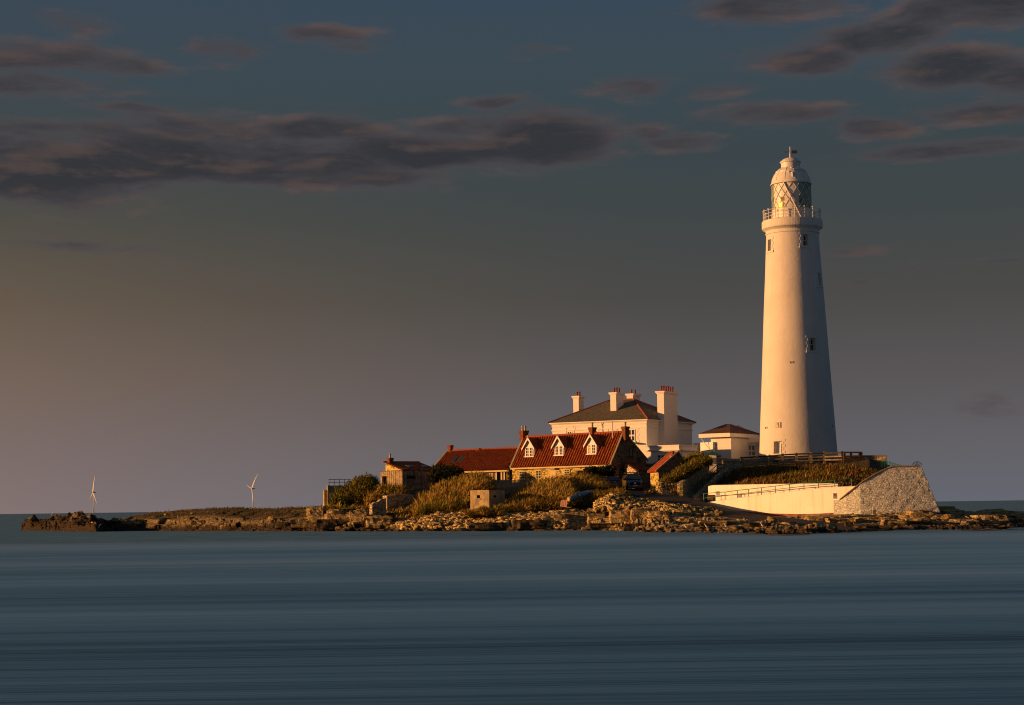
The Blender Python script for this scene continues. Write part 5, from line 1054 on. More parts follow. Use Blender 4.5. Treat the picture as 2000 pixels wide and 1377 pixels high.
# compound walls
wall_run('terrace_wall', [(1393, 896, 213, 6.5), (1448, 895.5, 213.6, 6.5)], 'stone_wall', .4, 'rough stone wall between gate pillar and the timber rail fence')
wall_run('terrace_pier_wall', [(1414, 899, 208.0, 4), (1422, 898.5, 208.2, 4), (1447, 899, 210.5, 5), (1450, 902, 211.3, 5)], 'stone_wall', .5, 'stubby rounded stone wall end at the top of the steps')
wall_run('compound_wall', [(1448, 898.5, 219, 6.5), (1500, 893, 217.8, 6.5), (1560, 890.5, 217, 6.5), (1640, 889.5, 216.5, 6.2), (1700, 889, 216, 5.5), (1731, 889, 215.5, 5)], 'stone_wall', .5, 'long rough stone boundary wall running across the foot of the lighthouse')
# benches
def bench(px, py, D, label):
    b = P(px, py, D); g = thing('picnic_table', (b.x, b.y, b.z), 8, label, 'picnic table', 'picnic tables behind the timber fence'); m_ = MB(); m_.box(-.9, .9, -.35, .35, .70, .76); m_.build('tabletop', 'timber_dark', g)
    for s in (-1, 1):
        m_ = MB(); m_.box(-.9, .9, s * .75 - .14, s * .75 + .14, .42, .47); m_.build('seat', 'timber_dark', g)
        m_ = MB(); m_.tube((s * .6, -.75, 0), (s * .6, -.2, .7), .05); m_.tube((s * .6, .75, 0), (s * .6, .2, .7), .05); m_.tube((s * .6, -.8, .4), (s * .6, .8, .4), .05); m_.build('leg', 'timber_dark', g)
bench(1588, 906, 215, 'dark picnic table behind the rail fence to the right of the tower door'); bench(1508, 908, 215, 'dark picnic table behind the rail fence below the tower door')

# ---- timber rail fence
fp = [(1448, 893.5, 916, 212.5), (1477, 891, 914, 212.7), (1503, 889.8, 912, 213), (1528.5, 887.5, 911, 213), (1555.5, 886, 909, 213), (1583.5, 885, 908, 213), (1610, 884, 908, 213), (1645, 883, 911, 212)]
FT = thing('rail_fence', P(1448, 916, 212.5), 0, 'brown timber post and rail fence curving along the grassy bank below the lighthouse', 'fence')
for px, a, b, D in fp:
    t = P(px, a, D); zb_ = Z(px, b, D) - .4; m_ = MB(); w = .14; m_.box(t.x - w, t.x + w, t.y - w, t.y + w, zb_, t.z - .07); m_.frustum(t.x - w - .03, t.x + w + .03, t.y - w - .03, t.y + w + .03, t.z - .068, t.z + .12, .08); m_.build('post', 'timber_grey' if px < 1640 else 'timber_dark', FT, world=True)
for o_, th in ((0, .09), (7.2, .08), (13.5, .08)):
    m_ = MB()
    for (a, b) in zip(fp[:-1], fp[1:]):
        p = P(a[0], a[1] + o_ + 1, a[3] - .16); q = P(b[0], b[1] + o_ + 1, b[3] - .16); m_.slab([(p.x, p.y, p.z - th), (q.x, q.y, q.z - th), (q.x, q.y, q.z + th), (p.x, p.y, p.z + th)], (0, .06, 0))
    m_.build('rail', 'timber_grey' if o_ else 'timber_dark', FT, world=True)
FG = thing('fence_gate', P(1648, 908, 211.5), 0, 'dark timber barred gate section at the right end of the rail fence', 'gate')
for px in (1649, 1662, 1679, 1682):
    t = P(px, 882.5, 211); m_ = MB(); m_.box(t.x - .13, t.x + .13, t.y - .13, t.y + .13, Z(px, 909, 211), t.z); m_.build('post', 'timber_dark', FG, world=True)
m_ = MB()
for py in (883.5, 891.5, 898.5):
    p = P(1648, py, 210.8); q = P(1683, py, 210.8); m_.slab([(p.x, p.y, p.z - .09), (q.x, q.y, q.z - .09), (q.x, q.y, q.z + .09), (p.x, p.y, p.z + .09)], (0, .06, 0))
m_.build('rails', 'timber_dark', FG, world=True)

# ================================================================== WHITE RAMP WALLS
RWL = [(1368, 192.5), (1400, 190.5), (1440, 188.2), (1500, 184.8), (1560, 182), (1600, 180.4), (1652, 178.6), (1674, 177.9)]
RWF = np.polyfit([a - 1500 for a, b in RWL], [b for a, b in RWL], 3)
topL = [(1368, 986), (1371, 983), (1382, 980.5), (1400, 978), (1440, 972.5), (1500, 964.5), (1560, 957.5), (1600, 953.5), (1630, 951), (1640, 950.3), (1674, 949)]
botL = [(1368, 988), (1400, 992), (1440, 997), (1500, 1002.5), (1560, 1004), (1600, 1003), (1652, 1000), (1674, 990)]
def interp(L, x): return float(np.interp(x, [a for a, *_ in L], [b for _, b, *_ in L]))
def ramp_wall(name, xs, tf, bf, df, th, label, extra=True, bm='red_base'):
    root = thing(name, (P(xs[0], tf(xs[0]), df(xs[0])).x, df(xs[0]), Z(xs[0], bf(xs[0]), df(xs[0])) - .5), 0, label, 'wall'); w = MB(); vs = []; n = len(xs); bs = []; N_ = []
    pl = [P(x, tf(x), df(x)) for x in xs]
    for i in range(n):
        a, b = pl[max(i - 1, 0)], pl[min(i + 1, n - 1)]; t_ = Vector((b.x - a.x, b.y - a.y, 0)).normalized(); N_.append(Vector((-t_.y, t_.x, 0)))
    for i, x in enumerate(xs):
        t = pl[i]; zb_ = Z(x, bf(x), df(x)); n_ = N_[i]; r = .12
        for (d_, z) in ((0, zb_), (0, t.z - r), (r * .3, t.z - r * .3), (r, t.z), (th - r, t.z), (th, t.z - r), (th, zb_)): vs.append(t.to_3d() + n_ * d_ + Vector((0, 0, z - t.z)))
        for (d_, z) in ((-.10, zb_ - .9), (-.10, zb_), (th, zb_), (th, zb_ - .9)): bs.append(t + n_ * d_ + Vector((0, 0, z - t.z)))
    w.add(vs, [(7 * i + j, 7 * i + (j + 1) % 7, 7 * (i + 1) + (j + 1) % 7, 7 * (i + 1) + j) for i in range(n - 1) for j in range(7)] + [tuple(range(6, -1, -1)), tuple(range(7 * n - 7, 7 * n))]); w.build('wall', 'ramp_white', root, world=True, smooth=False)
    if extra: m_ = MB(); m_.add(bs, [(4 * i + j, 4 * i + (j + 1) % 4, 4 * (i + 1) + (j + 1) % 4, 4 * (i + 1) + j) for i in range(n - 1) for j in range(4)] + [(3, 2, 1, 0), (4 * n - 4, 4 * n - 3, 4 * n - 2, 4 * n - 1)]); m_.build('plinth', bm, root, world=True)
    return root
xs = list(np.linspace(1368, 1674, 50)); dfL = lambda x: float(np.polyval(RWF, x - 1500)) + (max(0, 1376 - x) * .12)
RWT = ramp_wall('ramp_wall', xs, lambda x: interp(topL, x), lambda x: interp(botL, x), dfL, .5, 'long curved white ramp wall tapering to a point beside the track')
# ramp surface behind it
m_ = MB(); vs = []
for x in xs[3:]:
    t = P(x, interp(topL, x), dfL(x)); vs += [(t.x + .1, t.y + .4, t.z - .55), (t.x + .3, t.y + 3.3, t.z - .5)]
m_.add(vs, [(2 * i, 2 * i + 1, 2 * i + 3, 2 * i + 2) for i in range(len(xs) - 4)]); tag(m_.build('ramp_path', 'asphalt'), 'sloping path between the two white walls', kind='structure')
xu = list(np.linspace(1383, 1636, 30)); topU = [(1383, 949), (1386, 947.5), (1450, 946.2), (1520, 945), (1636, 943.5)]; dU = lambda x: dfL(min(x, 1652)) + 3.4 + max(0, 1400 - x) * .05
UW = ramp_wall('upper_wall', xu, lambda x: interp(topU, x), lambda x: min(interp(topL, x) + 14, 990), dU, .4, 'straight topped white retaining wall at the foot of the grassy bank', False)
# green railing along the ramp
GR = thing('ramp_railing', P(1374, 980, 192.5), 0, 'green two bar railing climbing along the top of the curved white wall', 'railing')
rt = [(1374, 964), (1380, 963.5), (1386, 963), (1416, 961), (1440, 957.8), (1462, 955.5), (1487, 952.5), (1514, 949.3), (1542, 946), (1570, 943), (1598, 941), (1630, 938.5), (1663, 935), (1690, 932)]
rD = lambda x: (dfL(x) + .9 if x < 1652 else 179.5 + (x - 1652) * .05)
m_ = MB(); m_.path([P(x, y, rD(x)) for x, y in rt], .04); m_.path([P(x, y + (interp(topL, min(x, 1652)) - (max(0, x - 1652) * .03) - y) * .5, rD(x)) for x, y in rt], .035); m_.build('rail', 'green_paint', GR, world=True)
for x in (1374.5, 1416, 1440, 1462, 1487, 1514, 1542, 1570, 1598, 1630, 1663):
    y = interp(rt, x); t = P(x, y, rD(x)); zb_ = Z(x, min(interp(topL, min(x, 1652)) - max(0, x - 1652) * .03, 982) + 1, rD(x)); m_ = MB(); m_.tube((t.x, t.y, zb_ - .3), t, .045, 5); m_.build('post', 'green_paint', GR, world=True)
# notices and short posts on the white walls
for k, (px, py0, py1, D, lb) in enumerate(((1402, 959, 970, dU(1402) - .1, 'faint paper notice on the upper white wall near its left end'), (1445, 964, 972, dU(1445) - .1, 'pale square panel on the upper white wall behind the ramp railing'))):
    b = P(px, py1, D); m_ = MB(); w = .17 if k == 0 else .19; h = Z(px, py0, D) - b.z; g = thing('notice', b, -20, lb, 'notice'); m_.box(-w, w, -.05, 0, 0, h); m_.build('board', 'sign_white', g); m_ = MB(); [m_.box(-w * .6, w * .6, -.056, -.051, h * f, h * f + .05) for f in (.25, .5, .75)]; m_.build('notice_marks', 'clay_pot' if k == 0 else 'bird_grey', g)
b = P(1630.5, 974, dfL(1630) - .05); g = thing('danger_notice', (b.x, b.y - .12, b.z), 0, 'white notice with red triangle at the right end of the curved white wall', 'sign'); h = Z(1630, 963, dfL(1630)) - b.z
m_ = MB(); m_.box(-.19, .19, 0, .04, 0, h); m_.build('board', 'ramp_white', g); m_ = MB(); m_.slab([(-.13, -.012, h * .55), (.13, -.012, h * .55), (0, -.012, h * .92)], (0, .01, 0)); m_.build('triangle', 'sign_red', g); m_ = MB(); [m_.box(-.13, .13, -.012, -.002, h * f, h * f + .025) for f in (.1, .25, .4)]; m_.build('notice_marks', 'bird_grey', g)
b = P(1389, 980, 194.6); DP = thing('ramp_doorway', b, -30, 'dark recess at the low end of the ramp behind the railing', 'opening'); m_ = MB(); m_.box(-.35, .35, -.25, .0, -.3, .75); m_.build('recess', 'timber_dark', DP)

# ================================================================== STONE BASTION
BS = [(1628, 977, 1002), (1641, 976, 1001.5), (1652, 967, 1000.5), (1670, 953, 999.5), (1690, 938, 998.5), (1712, 925, 997.5), (1735, 914, 996.5), (1745, 911, 996), (1770, 911, 995.5), (1790, 911.5, 995), (1799, 913, 994.5)]
def bastD(px): return float(np.interp(px, [1628, 1652, 1680, 1799], [178.9, 178.0, 177.35, 176.9]))
BT2 = thing('stone_bastion', P(1700, 1000, 178), 0, 'massive sloping bastion of pale rough stone at the right end of the ramp', 'wall')
nu, nv = 130, 46; V = []; top_pts = []
for i in range(nu):
    px = 1628 + (1799 - 1628) * i / (nu - 1); tpy = interp(BS, px); bopy = float(np.interp(px, [b[0] for b in BS], [b[2] for b in BS])); Dt = bastD(px) + .9 * 0
    ht = Z(px, tpy, Dt) - Z(px, bopy, Dt)
    for j in range(nv):
        f = j / (nv - 1); p = P(px, bopy + 7 + (tpy - bopy - 7) * f, Dt); bat = (1 - f) * ht * .13; sh = max(0, (px - 1760) / 39) * (1 - f) * 1.75
        V.append((p.x + sh, p.y - bat, p.z))
V = np.array(V); top_i = [i * nv + nv - 1 for i in range(nu)]
cell = fbm(np.stack([V[:, 0] * 2.1, V[:, 1] * 2.1, V[:, 2] * 3.0], -1), 2, 77); c2_ = cells(V[:, 0] * 1.0, V[:, 2] * 1.5, 2.3, 60)
V[:, 1] -= (c2_ - .5) * .035 + cell * .03
Fq = [(i * nv + j, (i + 1) * nv + j, (i + 1) * nv + j + 1, i * nv + j + 1) for i in range(nu - 1) for j in range(nv - 1)]
mbx = MB(); mbx.add([tuple(v) for v in V], Fq)
# return face on the right going back, rough quoined edge
base_i = (nu - 1) * nv; edge = V[base_i:base_i + nv]; nb = 14; rv = []
for k in range(nb + 1):
    for j in range(nv):
        f = j / (nv - 1); e = edge[j]; t = k / nb; jit = (vnoise(np.array([[k * .8, j * .45, 3.3]]))[0] - .5) * .35; rv.append((e[0] + 3.2 * t - (1 - f) * .0 + jit * (1 if k else .5), e[1] + 14 * t, e[2]))
n0 = len(mbx.v); mbx.add(rv, [(k * nv + j, (k + 1) * nv + j, (k + 1) * nv + j + 1, k * nv + j + 1) for k in range(nb) for j in range(nv - 1)])
# top deck
dk = []
for i in range(0, nu): p = V[top_i[i]]; dk += [tuple(p), (p[0] + .25, p[1] + .9, p[2])]
mbx.add(dk, [(2 * i, 2 * i + 1, 2 * i + 3, 2 * i + 2) for i in range(nu - 1)])
dk2 = []
for i in range(0, nu): p = V[top_i[i]]; dk2 += [(p[0] + .25, p[1] + .9, p[2]), (p[0] + .25, p[1] + .9, p[2] - 3.5)]
mbx.add(dk2, [(2 * i, 2 * i + 1, 2 * i + 3, 2 * i + 2) for i in range(nu - 1)])
mbx.build('wall', 'stone_pale', BT2, world=True)
m_ = MB(); vs = []
for px, t, b in BS[1:]:
    p = P(px, t, bastD(px)); j = random.uniform(-.04, .04)
    vs += [(p.x - .1, p.y - .10 + j, p.z - .02), (p.x - .1, p.y - .08 + j, p.z + .09), (p.x + .15, p.y + 1.0, p.z + .12), (p.x + .15, p.y + 1.0, p.z - .02)]
n = len(BS) - 1; m_.add(vs, [(4 * i + j, 4 * i + (j + 1) % 4, 4 * (i + 1) + (j + 1) % 4, 4 * (i + 1) + j) for i in range(n - 1) for j in range(4)] + [(3, 2, 1, 0), (4 * n - 4, 4 * n - 3, 4 * n - 2, 4 * n - 1)]); m_.build('coping', 'coping', BT2, world=True)
m_ = MB(); a = P(1748, 912, 178.2); b = P(1797, 913, 178); m_.slab([(a.x, a.y, a.z - .1), (b.x, b.y, b.z - .1), (b.x + 3, b.y + 13, b.z - .1), (a.x + 3, a.y + 12, a.z - .1)], (0, 0, .05)); m_.build('deck', 'coping', BT2, world=True)
TR = thing('terrace_railing', P(1720, 911, 200), 0, 'green railing sloping down onto the top of the stone bastion', 'railing')
m_ = MB(); tp_ = [P(1721, 900.5, 198), P(1731, 900.5, 195), P(1760, 909.5, 188)]; m_.path(tp_, .045); m_.build('rail', 'green_paint', TR, world=True)
m_ = MB()
for f in np.linspace(0, 1, 13):
    x = 1721 + 38 * f; t = P(x, 900.5 + max(0, (x - 1731)) * .31, 198 - 9 * f); m_.tube((t.x, t.y, Z(x, 911.5, 198 - 9 * f)), t, .035, 4)
m_.build('balusters', 'green_paint', TR, world=True)
FN = thing('fan_guard', P(1792, 911, 178.5), 0, 'dark fan shaped metal guard on the right corner of the bastion', 'guard'); m_ = MB(); c = P(1791.5, 917, 178.5); pts = []
for k in range(8): a = R(-52 + 104 * k / 7); o1 = c + Vector((math.sin(a) * .25, 0, math.cos(a) * .28)); o2 = c + Vector((math.sin(a) * .62, 0, math.cos(a) * .80)); m_.tube(o1, o2, .028, 4); pts.append(o2)
m_.path(pts, .025, 4); m_.build('bars', 'rust_metal', FN, world=True)
b = P(1707, 998, 174); WP = thing('marker_post', b, 0, 'small white marker post standing on rocks below the bastion', 'post'); m_ = MB(); m_.box(-.11, .11, -.11, .11, -.3, .38); m_.frustum(-.11, .11, -.11, .11, .38, .46, .05); m_.build('shaft', 'sign_white', WP); m_ = MB(); m_.box(-.15, .15, -.15, .15, -.35, .08); m_.build('foot', 'coping', WP)

# ================================================================== CARS
def carbody(parent, st, mt, name):
    """st: cross sections along y: (y, halfwidth low, halfwidth shoulder, halfwidth roof, z0, zmid, zshoulder, zroof)"""
    m_ = MB(); vs = []
    for (y, wl_, ws, wr2, z0, zm, zs2, zr2) in st:
        half = [(wl_ * .92, z0), (wl_, zm), (ws, zs2), (wr2 * 1.02, zs2 + (zr2 - zs2) * .72), (wr2 * .86, zr2 - .02), (0, zr2)]
        ring = [(x, y, z) for x, z in half] + [(-x, y, z) for x, z in half[-2::-1]]; vs += ring
    k = 11; n = len(st); m_.add(vs, [(k * i + j, k * i + (j + 1) % k, k * (i + 1) + (j + 1) % k, k * (i + 1) + j) for i in range(n - 1) for j in range(k)] + [tuple(range(k)), tuple(range(k * n - 1, k * n - k - 1, -1))])
    return m_.build(name, mt, parent, smooth=False)
def wheels(root, w, ys, r):
    for y in ys:
        for s in (-1, 1):
            m_ = MB(); m_.tube((s * (w - .2), y, r), (s * w, y, r), r, 18); t = m_.build('wheel', 'rubber', root); m_ = MB(); m_.tube((s * (w), y, r), (s * (w + .012), y, r), r * .6, 12); m_.build('rim', 'chrome', t)
# van, nose towards the camera (front at -y)
vp = P(1240.5, 957.5, 204.0); VN = thing('parked_van', (vp.x, vp.y, vp.z), 4, 'dark navy van facing the shore with roof rack and round badge', 'van')
carbody(VN, [(-.02, .84, .86, .70, .30, .50, .72, .80), (.12, .92, .93, .78, .25, .55, .92, 1.0), (.55, .94, .95, .80, .25, .6, 1.10, 1.16), (.95, .95, .95, .82, .25, .65, 1.16, 1.24), (1.75, .95, .95, .78, .25, .7, 1.22, 1.86), (2.1, .95, .95, .80, .25, .7, 1.22, 1.92), (4.6, .95, .95, .80, .25, .7, 1.22, 1.92), (4.85, .93, .93, .76, .3, .7, 1.2, 1.85)], 'navy_paint', 'body')
m_ = MB(); m_.slab([(-.74, .97, 1.25), (.74, .97, 1.25), (.68, 1.66, 1.80), (-.68, 1.66, 1.80)], (0, -.03, .03)); m_.build('windscreen', 'glass', VN)
for s in (-1, 1):
    m_ = MB(); m_.slab([(s * .55, -.02, .84), (s * .93, .16, .88), (s * .93, .16, 1.0), (s * .62, .04, .93)], (0, -.05, .02)); m_.build('headlight', 'lamp_clear', VN)
    m_ = MB(); m_.box(min(s * .97, s * 1.18), max(s * .97, s * 1.18), 1.05, 1.15, 1.15, 1.38); m_.build('wing_mirror', 'navy_paint', VN)
m_ = MB(); m_.box(-.27, .27, -.075, -.05, .46, .58); pt = m_.build('number_plate', 'plate_white', VN); m_ = MB(); [m_.box(-.23 + k * .065, -.19 + k * .065, -.079, -.0755, .49, .55) for k in range(7)]; m_.build('plate_marks', 'dark_metal', pt)
m_ = MB(); m_.box(-.55, .55, -.065, -.03, .62, .80); m_.build('grille', 'void', VN)
m_ = MB(); m_.tube((0, -.07, .80), (0, -.095, .80), .13, 16); bd = m_.build('badge', 'chrome', VN); m_ = MB()
for (a, b) in (((-.06, .10), (0, .02)), ((.06, .10), (0, .02)), ((-.09, .03), (-.045, -.08)), ((-.045, -.08), (0, .0)), ((0, .0), (.045, -.08)), ((.045, -.08), (.09, .03))): m_.tube((a[0], -.10, .80 + a[1]), (b[0], -.10, .80 + b[1]), .010, 4)
m_.build('badge_emblem', 'navy_paint', bd)
m_ = MB()
for y in (2.1, 3.2, 4.3): m_.box(-.80, .80, y, y + .08, 2.02, 2.08)
for s in (-1, 1): m_.box(s * .78 - .03, s * .78 + .03, 2.0, 4.5, 1.94, 2.06)
m_.build('roof_rack', 'rust_metal', VN); wheels(VN, .95, (.9, 3.9), .33)
# hatchback, tail towards the camera
vp = P(1201, 955.5, 204.0); HB = thing('parked_car', (vp.x, vp.y, vp.z), 14, 'black hatchback seen from behind next to the cottage gable', 'car')
carbody(HB, [(0, .80, .82, .60, .28, .5, .80, .84), (.10, .88, .89, .66, .25, .5, .92, .98), (.55, .90, .91, .62, .22, .55, .98, 1.36), (1.0, .90, .91, .64, .22, .55, 1.0, 1.47), (2.2, .90, .91, .64, .22, .55, .98, 1.46), (3.0, .90, .91, .72, .22, .55, .93, 1.02), (3.9, .88, .88, .72, .24, .5, .80, .86), (4.2, .80, .80, .66, .3, .45, .65, .70)], 'black_paint', 'body')
m_ = MB(); m_.slab([(-.60, .11, .99), (.60, .11, .99), (.52, .52, 1.33), (-.52, .52, 1.33)], (0, -.03, .025)); m_.build('rear_window', 'glass', HB)
for s in (-1, 1): m_ = MB(); m_.slab([(s * .52, -.01, .80), (s * .86, .06, .80), (s * .87, .08, .93), (s * .55, .06, .93)], (0, -.05, .01)); m_.build('tail_light', 'lamp_red', HB)
m_ = MB(); m_.tube((0, -.01, .84), (0, -.05, .84), .06, 12); m_.build('badge', 'chrome', HB)
m_ = MB(); m_.box(-.26, .26, -.045, -.015, .52, .63); m_.build('number_plate', 'sign_yellow', HB)
m_ = MB(); m_.box(-.70, -.65, .8, 2.3, 1.44, 1.50); m_.box(.65, .70, .8, 2.3, 1.44, 1.50); m_.build('roof_rail', 'chrome', HB); wheels(HB, .90, (.75, 3.3), .32)

# ================================================================== BLUE COVERED BOAT AND PALLET
a = P(1112, 981, 191.5); b = P(1159, 965, 195.5); BO = thing('upturned_boat', a, 0, 'long blue covered kayak lying on the rocks above the rubble', 'kayak'); m_ = MB(); n = 14; vs = []; k = 8; dirv = (b - a)
for i in range(n + 1):
    f = i / n; c = a.lerp(b, f) + Vector((0, 0, .33)); r = .46 * (math.sin(math.pi * min(max(f * .86 + .12, 0), 1)) ** .5) 
    for j in range(k): t = 2 * math.pi * j / k; vs.append((c.x + math.cos(t) * r * .6, c.y - math.cos(t) * r * .8, c.z + math.sin(t) * r * .78))
m_.add(vs, [(k * i + j, k * i + (j + 1) % k, k * (i + 1) + (j + 1) % k, k * (i + 1) + j) for i in range(n) for j in range(k)] + [tuple(range(k)), tuple(range(k * n, k * n + k))]); m_.build('hull', 'kayak_blue', BO, world=True, smooth=True)
m_ = MB(); m_.tube(a + Vector((-.1, -.1, .33)), a + Vector((.02, .02, .33)), .2, 10, .3); m_.build('nose_cap', 'cream_pot', BO, world=True)
a = P(1093.5, 989, 190); b = P(1107, 991, 189.6); PL = thing('leaning_pallet', a, 0, 'pale pinkish slatted pallet leaning beside the blue kayak', 'pallet')
for i in range(4):
    f = i / 4; p = a.lerp(b, f + .02); q = a.lerp(b, f + .22); h = Z(1100, 978, 193) - Z(1100, 990, 193); m_ = MB(); m_.slab([p, q, q + Vector((.12, .3, h + .15 * i / 4)), p + Vector((.12, .3, h + .15 * i / 4))], (0, .05, 0)); m_.build('slat', 'pallet_pink', PL, world=True)

# ================================================================== WIND TURBINES
def blade(mb, hub, ang_deg, length, up, right, fwd, curve):
    a = R(ang_deg); d = right * math.sin(a) + up * math.cos(a); s_ = right * math.cos(a) - up * math.sin(a); pts = []
    for i in range(9): f = i / 8; c = hub + d * length * f + s_ * curve * length * f * f; w = length * .045 * (1 - f * .85) * (1 if i else .5); pts.append((c - s_ * w, c + s_ * w))
    vs = []
    for p, q in pts: vs += [p - fwd * .5, q - fwd * .5, q + fwd * .5, p + fwd * .5]
    mb.add(vs, [(4 * i + j, 4 * i + (j + 1) % 4, 4 * (i + 1) + (j + 1) % 4, 4 * (i + 1) + j) for i in range(8) for j in range(4)] + [(0, 1, 2, 3), (35, 34, 33, 32)])
def turbine(px, pyh, D, angs, label, yaw, rp_):
    h = P(px, pyh, D); s = D / F; g = thing('wind_turbine', (h.x, h.y, 0), yaw, label, 'wind turbine', 'offshore wind turbines'); m_ = MB(); m_.tube((0, 0, -5), (0, 0, h.z - 2), 2.1 * s / 1.6, 14, 1.2 * s / 1.6); m_.build('tower', 'turbine', g, smooth=True)
    m_ = MB(); m_.box(-1.0 * s, 4.6 * s, -1.6, 1.6, h.z - 1.2 * s, h.z + .6 * s); m_.build('nacelle', 'turbine', g)
    hub = Vector((-1.3 * s, -1.8, h.z)); m_ = MB(); m_.ball(hub, 1.3 * s, 10); m_.build('hub', 'turbine', g)
    c = math.cos(R(rp_)); right = Vector((c, math.sin(R(rp_)), 0)); fwd = Vector((-math.sin(R(rp_)), c, 0))
    for a, L, cu in angs: m_ = MB(); blade(m_, hub, a, L * s, Vector((0, 0, 1)), right, fwd, cu); m_.build('blade', 'turbine', g)
turbine(183, 961.5, 5600, [(4, 34, .14), (215, 17, -.05), (150, 26, .0)], 'left white wind turbine far out at sea beyond the low rock tail', 0, -38)
turbine(493.5, 954, 5600, [(22, 32, .16), (-74, 16, .2), (172, 24, 0)], 'right white wind turbine standing beyond the grassy headland', 0, -38)

# ================================================================== GULLS
def gull(px, py, D, face, label, sc=1.0):
    b = P(px, py, D); b.z = surf(px, D) - .02 if abs(surf(px, D) - b.z) < 1.2 else b.z; g = thing('seagull', b, 0, label, 'seagull', 'gulls standing on the shore rocks'); g.scale = (sc, sc, sc); f = face
    m_ = MB(); vs = []; st = [(-.26, .17, .01), (-.18, .21, .05), (-.06, .27, .10), (.05, .34, .11), (.12, .42, .08), (.14, .50, .055), (.18, .56, .065), (.23, .56, .04), (.26, .555, .005)]; k = 8
    for x, z, r in st:
        for j in range(k): t = 2 * math.pi * j / k; vs.append((x * f, math.cos(t) * r * .85, z + math.sin(t) * r))
    n = len(st) - 1; m_.add(vs, [(k * i + j, k * i + (j + 1) % k, k * (i + 1) + (j + 1) % k, k * (i + 1) + j) for i in range(n) for j in range(k)]); m_.build('body', 'bird_white', g, smooth=True)
    for s in (-1, 1):
        m_ = MB(); m_.slab([(.08 * f, s * .095, .36), (-.10 * f, s * .10, .36), (-.38 * f, s * .04, .24), (-.10 * f, s * .10, .25)], (0, s * .02, 0)); m_.build('wing', 'bird_grey', g)
        m_ = MB(); m_.tube((.0, s * .04, 0), (.0, s * .04, .24), .012, 4); m_.build('leg', 'bird_beak', g)
    m_ = MB(); m_.tube((.25 * f, 0, .555), (.34 * f, 0, .535), .016, 5, .004); m_.build('beak', 'bird_beak', g)
GL = [(1289, 1034, -1, 'gull at the left end of the row on the dark flat rocks'), (1340, 1034, -1, 'gull standing on the flat rocks, second from the left of the row'), (1380, 1033, -1, 'gull standing on the flat rocks in the middle of the row'),
      (1418, 1032, -1, 'dull coloured gull on the flat rocks, fourth from the left'), (1489, 1031, -1, 'bright white gull at the right end of the row by the track'), (103, 1007.5, 1, 'gull perched on top of the far left rock'), (184, 1028, -1, 'gull low on the far left rock just above the water'), (193, 1031, 1, 'lowest gull beside the gap in the left rocks')]
for px, py, f, lb in GL:
    best_D = min(np.linspace(Dw(px) + .3, Dw(px) + 25, 150), key=lambda D: abs(surf(px, D) - Z(px, py, D))); gull(px, py, best_D, f, lb, (.8 if px > 1000 else 1.0)); bpy.data.objects

# ================================================================== VEGETATION
mass('round_bush', [(650, 985), (654, 962), (668, 948), (690, 931), (705, 924), (718, 922.5), (731, 928), (739, 938), (743, 955)], [(650, 990), (743, 985)], 213, 217, 3.5, 5200, .75, .07, 'grass_olive', 'rounded green and brown bush growing in front of the concrete lookout', seed=2, leafy=2600, lean=(.3, -.1, .8))
mass('tall_grass_clump', [(712, 978), (722, 958), (735, 946), (752, 942), (770, 943), (784, 945), (793, 958)], [(712, 988), (793, 980)], 211, 214, 2.5, 3600, .85, .055, 'grass_gold', 'windswept brown grass clump below the timber hut doorway', 'grass clump', seed=3, lean=(.6, -.1, .8))
mass('dark_hedge', [(842, 922), (849, 910), (868, 905.5), (888, 905.5), (901, 913), (907, 926)], [(842, 940), (907, 940)], 218, 220, 2.5, 1500, .5, .08, 'leaf_dark', 'dense dark evergreen bush against the red roof of the lower cottage', seed=4, leafy=5200, lean=(.1, -.1, .6))
mass('sloping_shrub', [(806, 1004), (816, 982), (830, 962), (845, 946), (862, 937), (882, 929), (912, 923), (938, 921.5), (953, 930), (960, 948)], [(806, 1010), (860, 1009), (905, 1003), (916, 966), (960, 960)], 198, 208, 4, 14000, .95, .062, 'grass_gold', 'large windswept golden shrub on the bank left of the pillbox', seed=5, leafy=2500, lean=(.5, -.1, .85))
mass('low_shrub', [(905, 1002), (920, 992), (940, 985), (960, 990), (985, 992)], [(905, 1006), (985, 1004)], 190.0, 191.0, 1.2, 1500, .4, .055, 'grass_gold', 'low scrub growing at the foot of the pillbox', seed=15)
mass('tall_scrub', [(962, 998), (984, 986), (1004, 958), (1040, 937), (1088, 926), (1108, 930), (1118, 945), (1124, 968)], [(962, 1003), (1060, 1001), (1094, 994), (1124, 976)], 192.3, 204, 4, 15000, 1.0, .062, 'grass_gold', 'largest mass of tall golden brown scrub in front of the stone cottage', seed=6, leafy=2500, lean=(.55, -.1, .85))
mass('yard_scrub', [(1090, 960), (1104, 930), (1118, 920.5), (1135, 921), (1150, 928), (1168, 932), (1180, 941), (1186, 955)], [(1090, 985), (1112, 975), (1160, 961), (1186, 958)], 198.5, 207.5, 3, 9000, 1.0, .062, 'grass_gold', 'golden scrub in front of the grey garden wall behind the blue kayak', seed=16, leafy=1200, lean=(.55, -.1, .85))
mass('track_side_scrub', [(1156, 972), (1172, 961), (1190, 956), (1208, 953), (1222, 960), (1232, 972)], [(1156, 982), (1200, 980), (1232, 984)], 193, 196, 2.5, 4200, .8, .055, 'grass_gold', 'smaller golden scrub between the black car and the loose stone wall', seed=7, lean=(.5, -.1, .85))
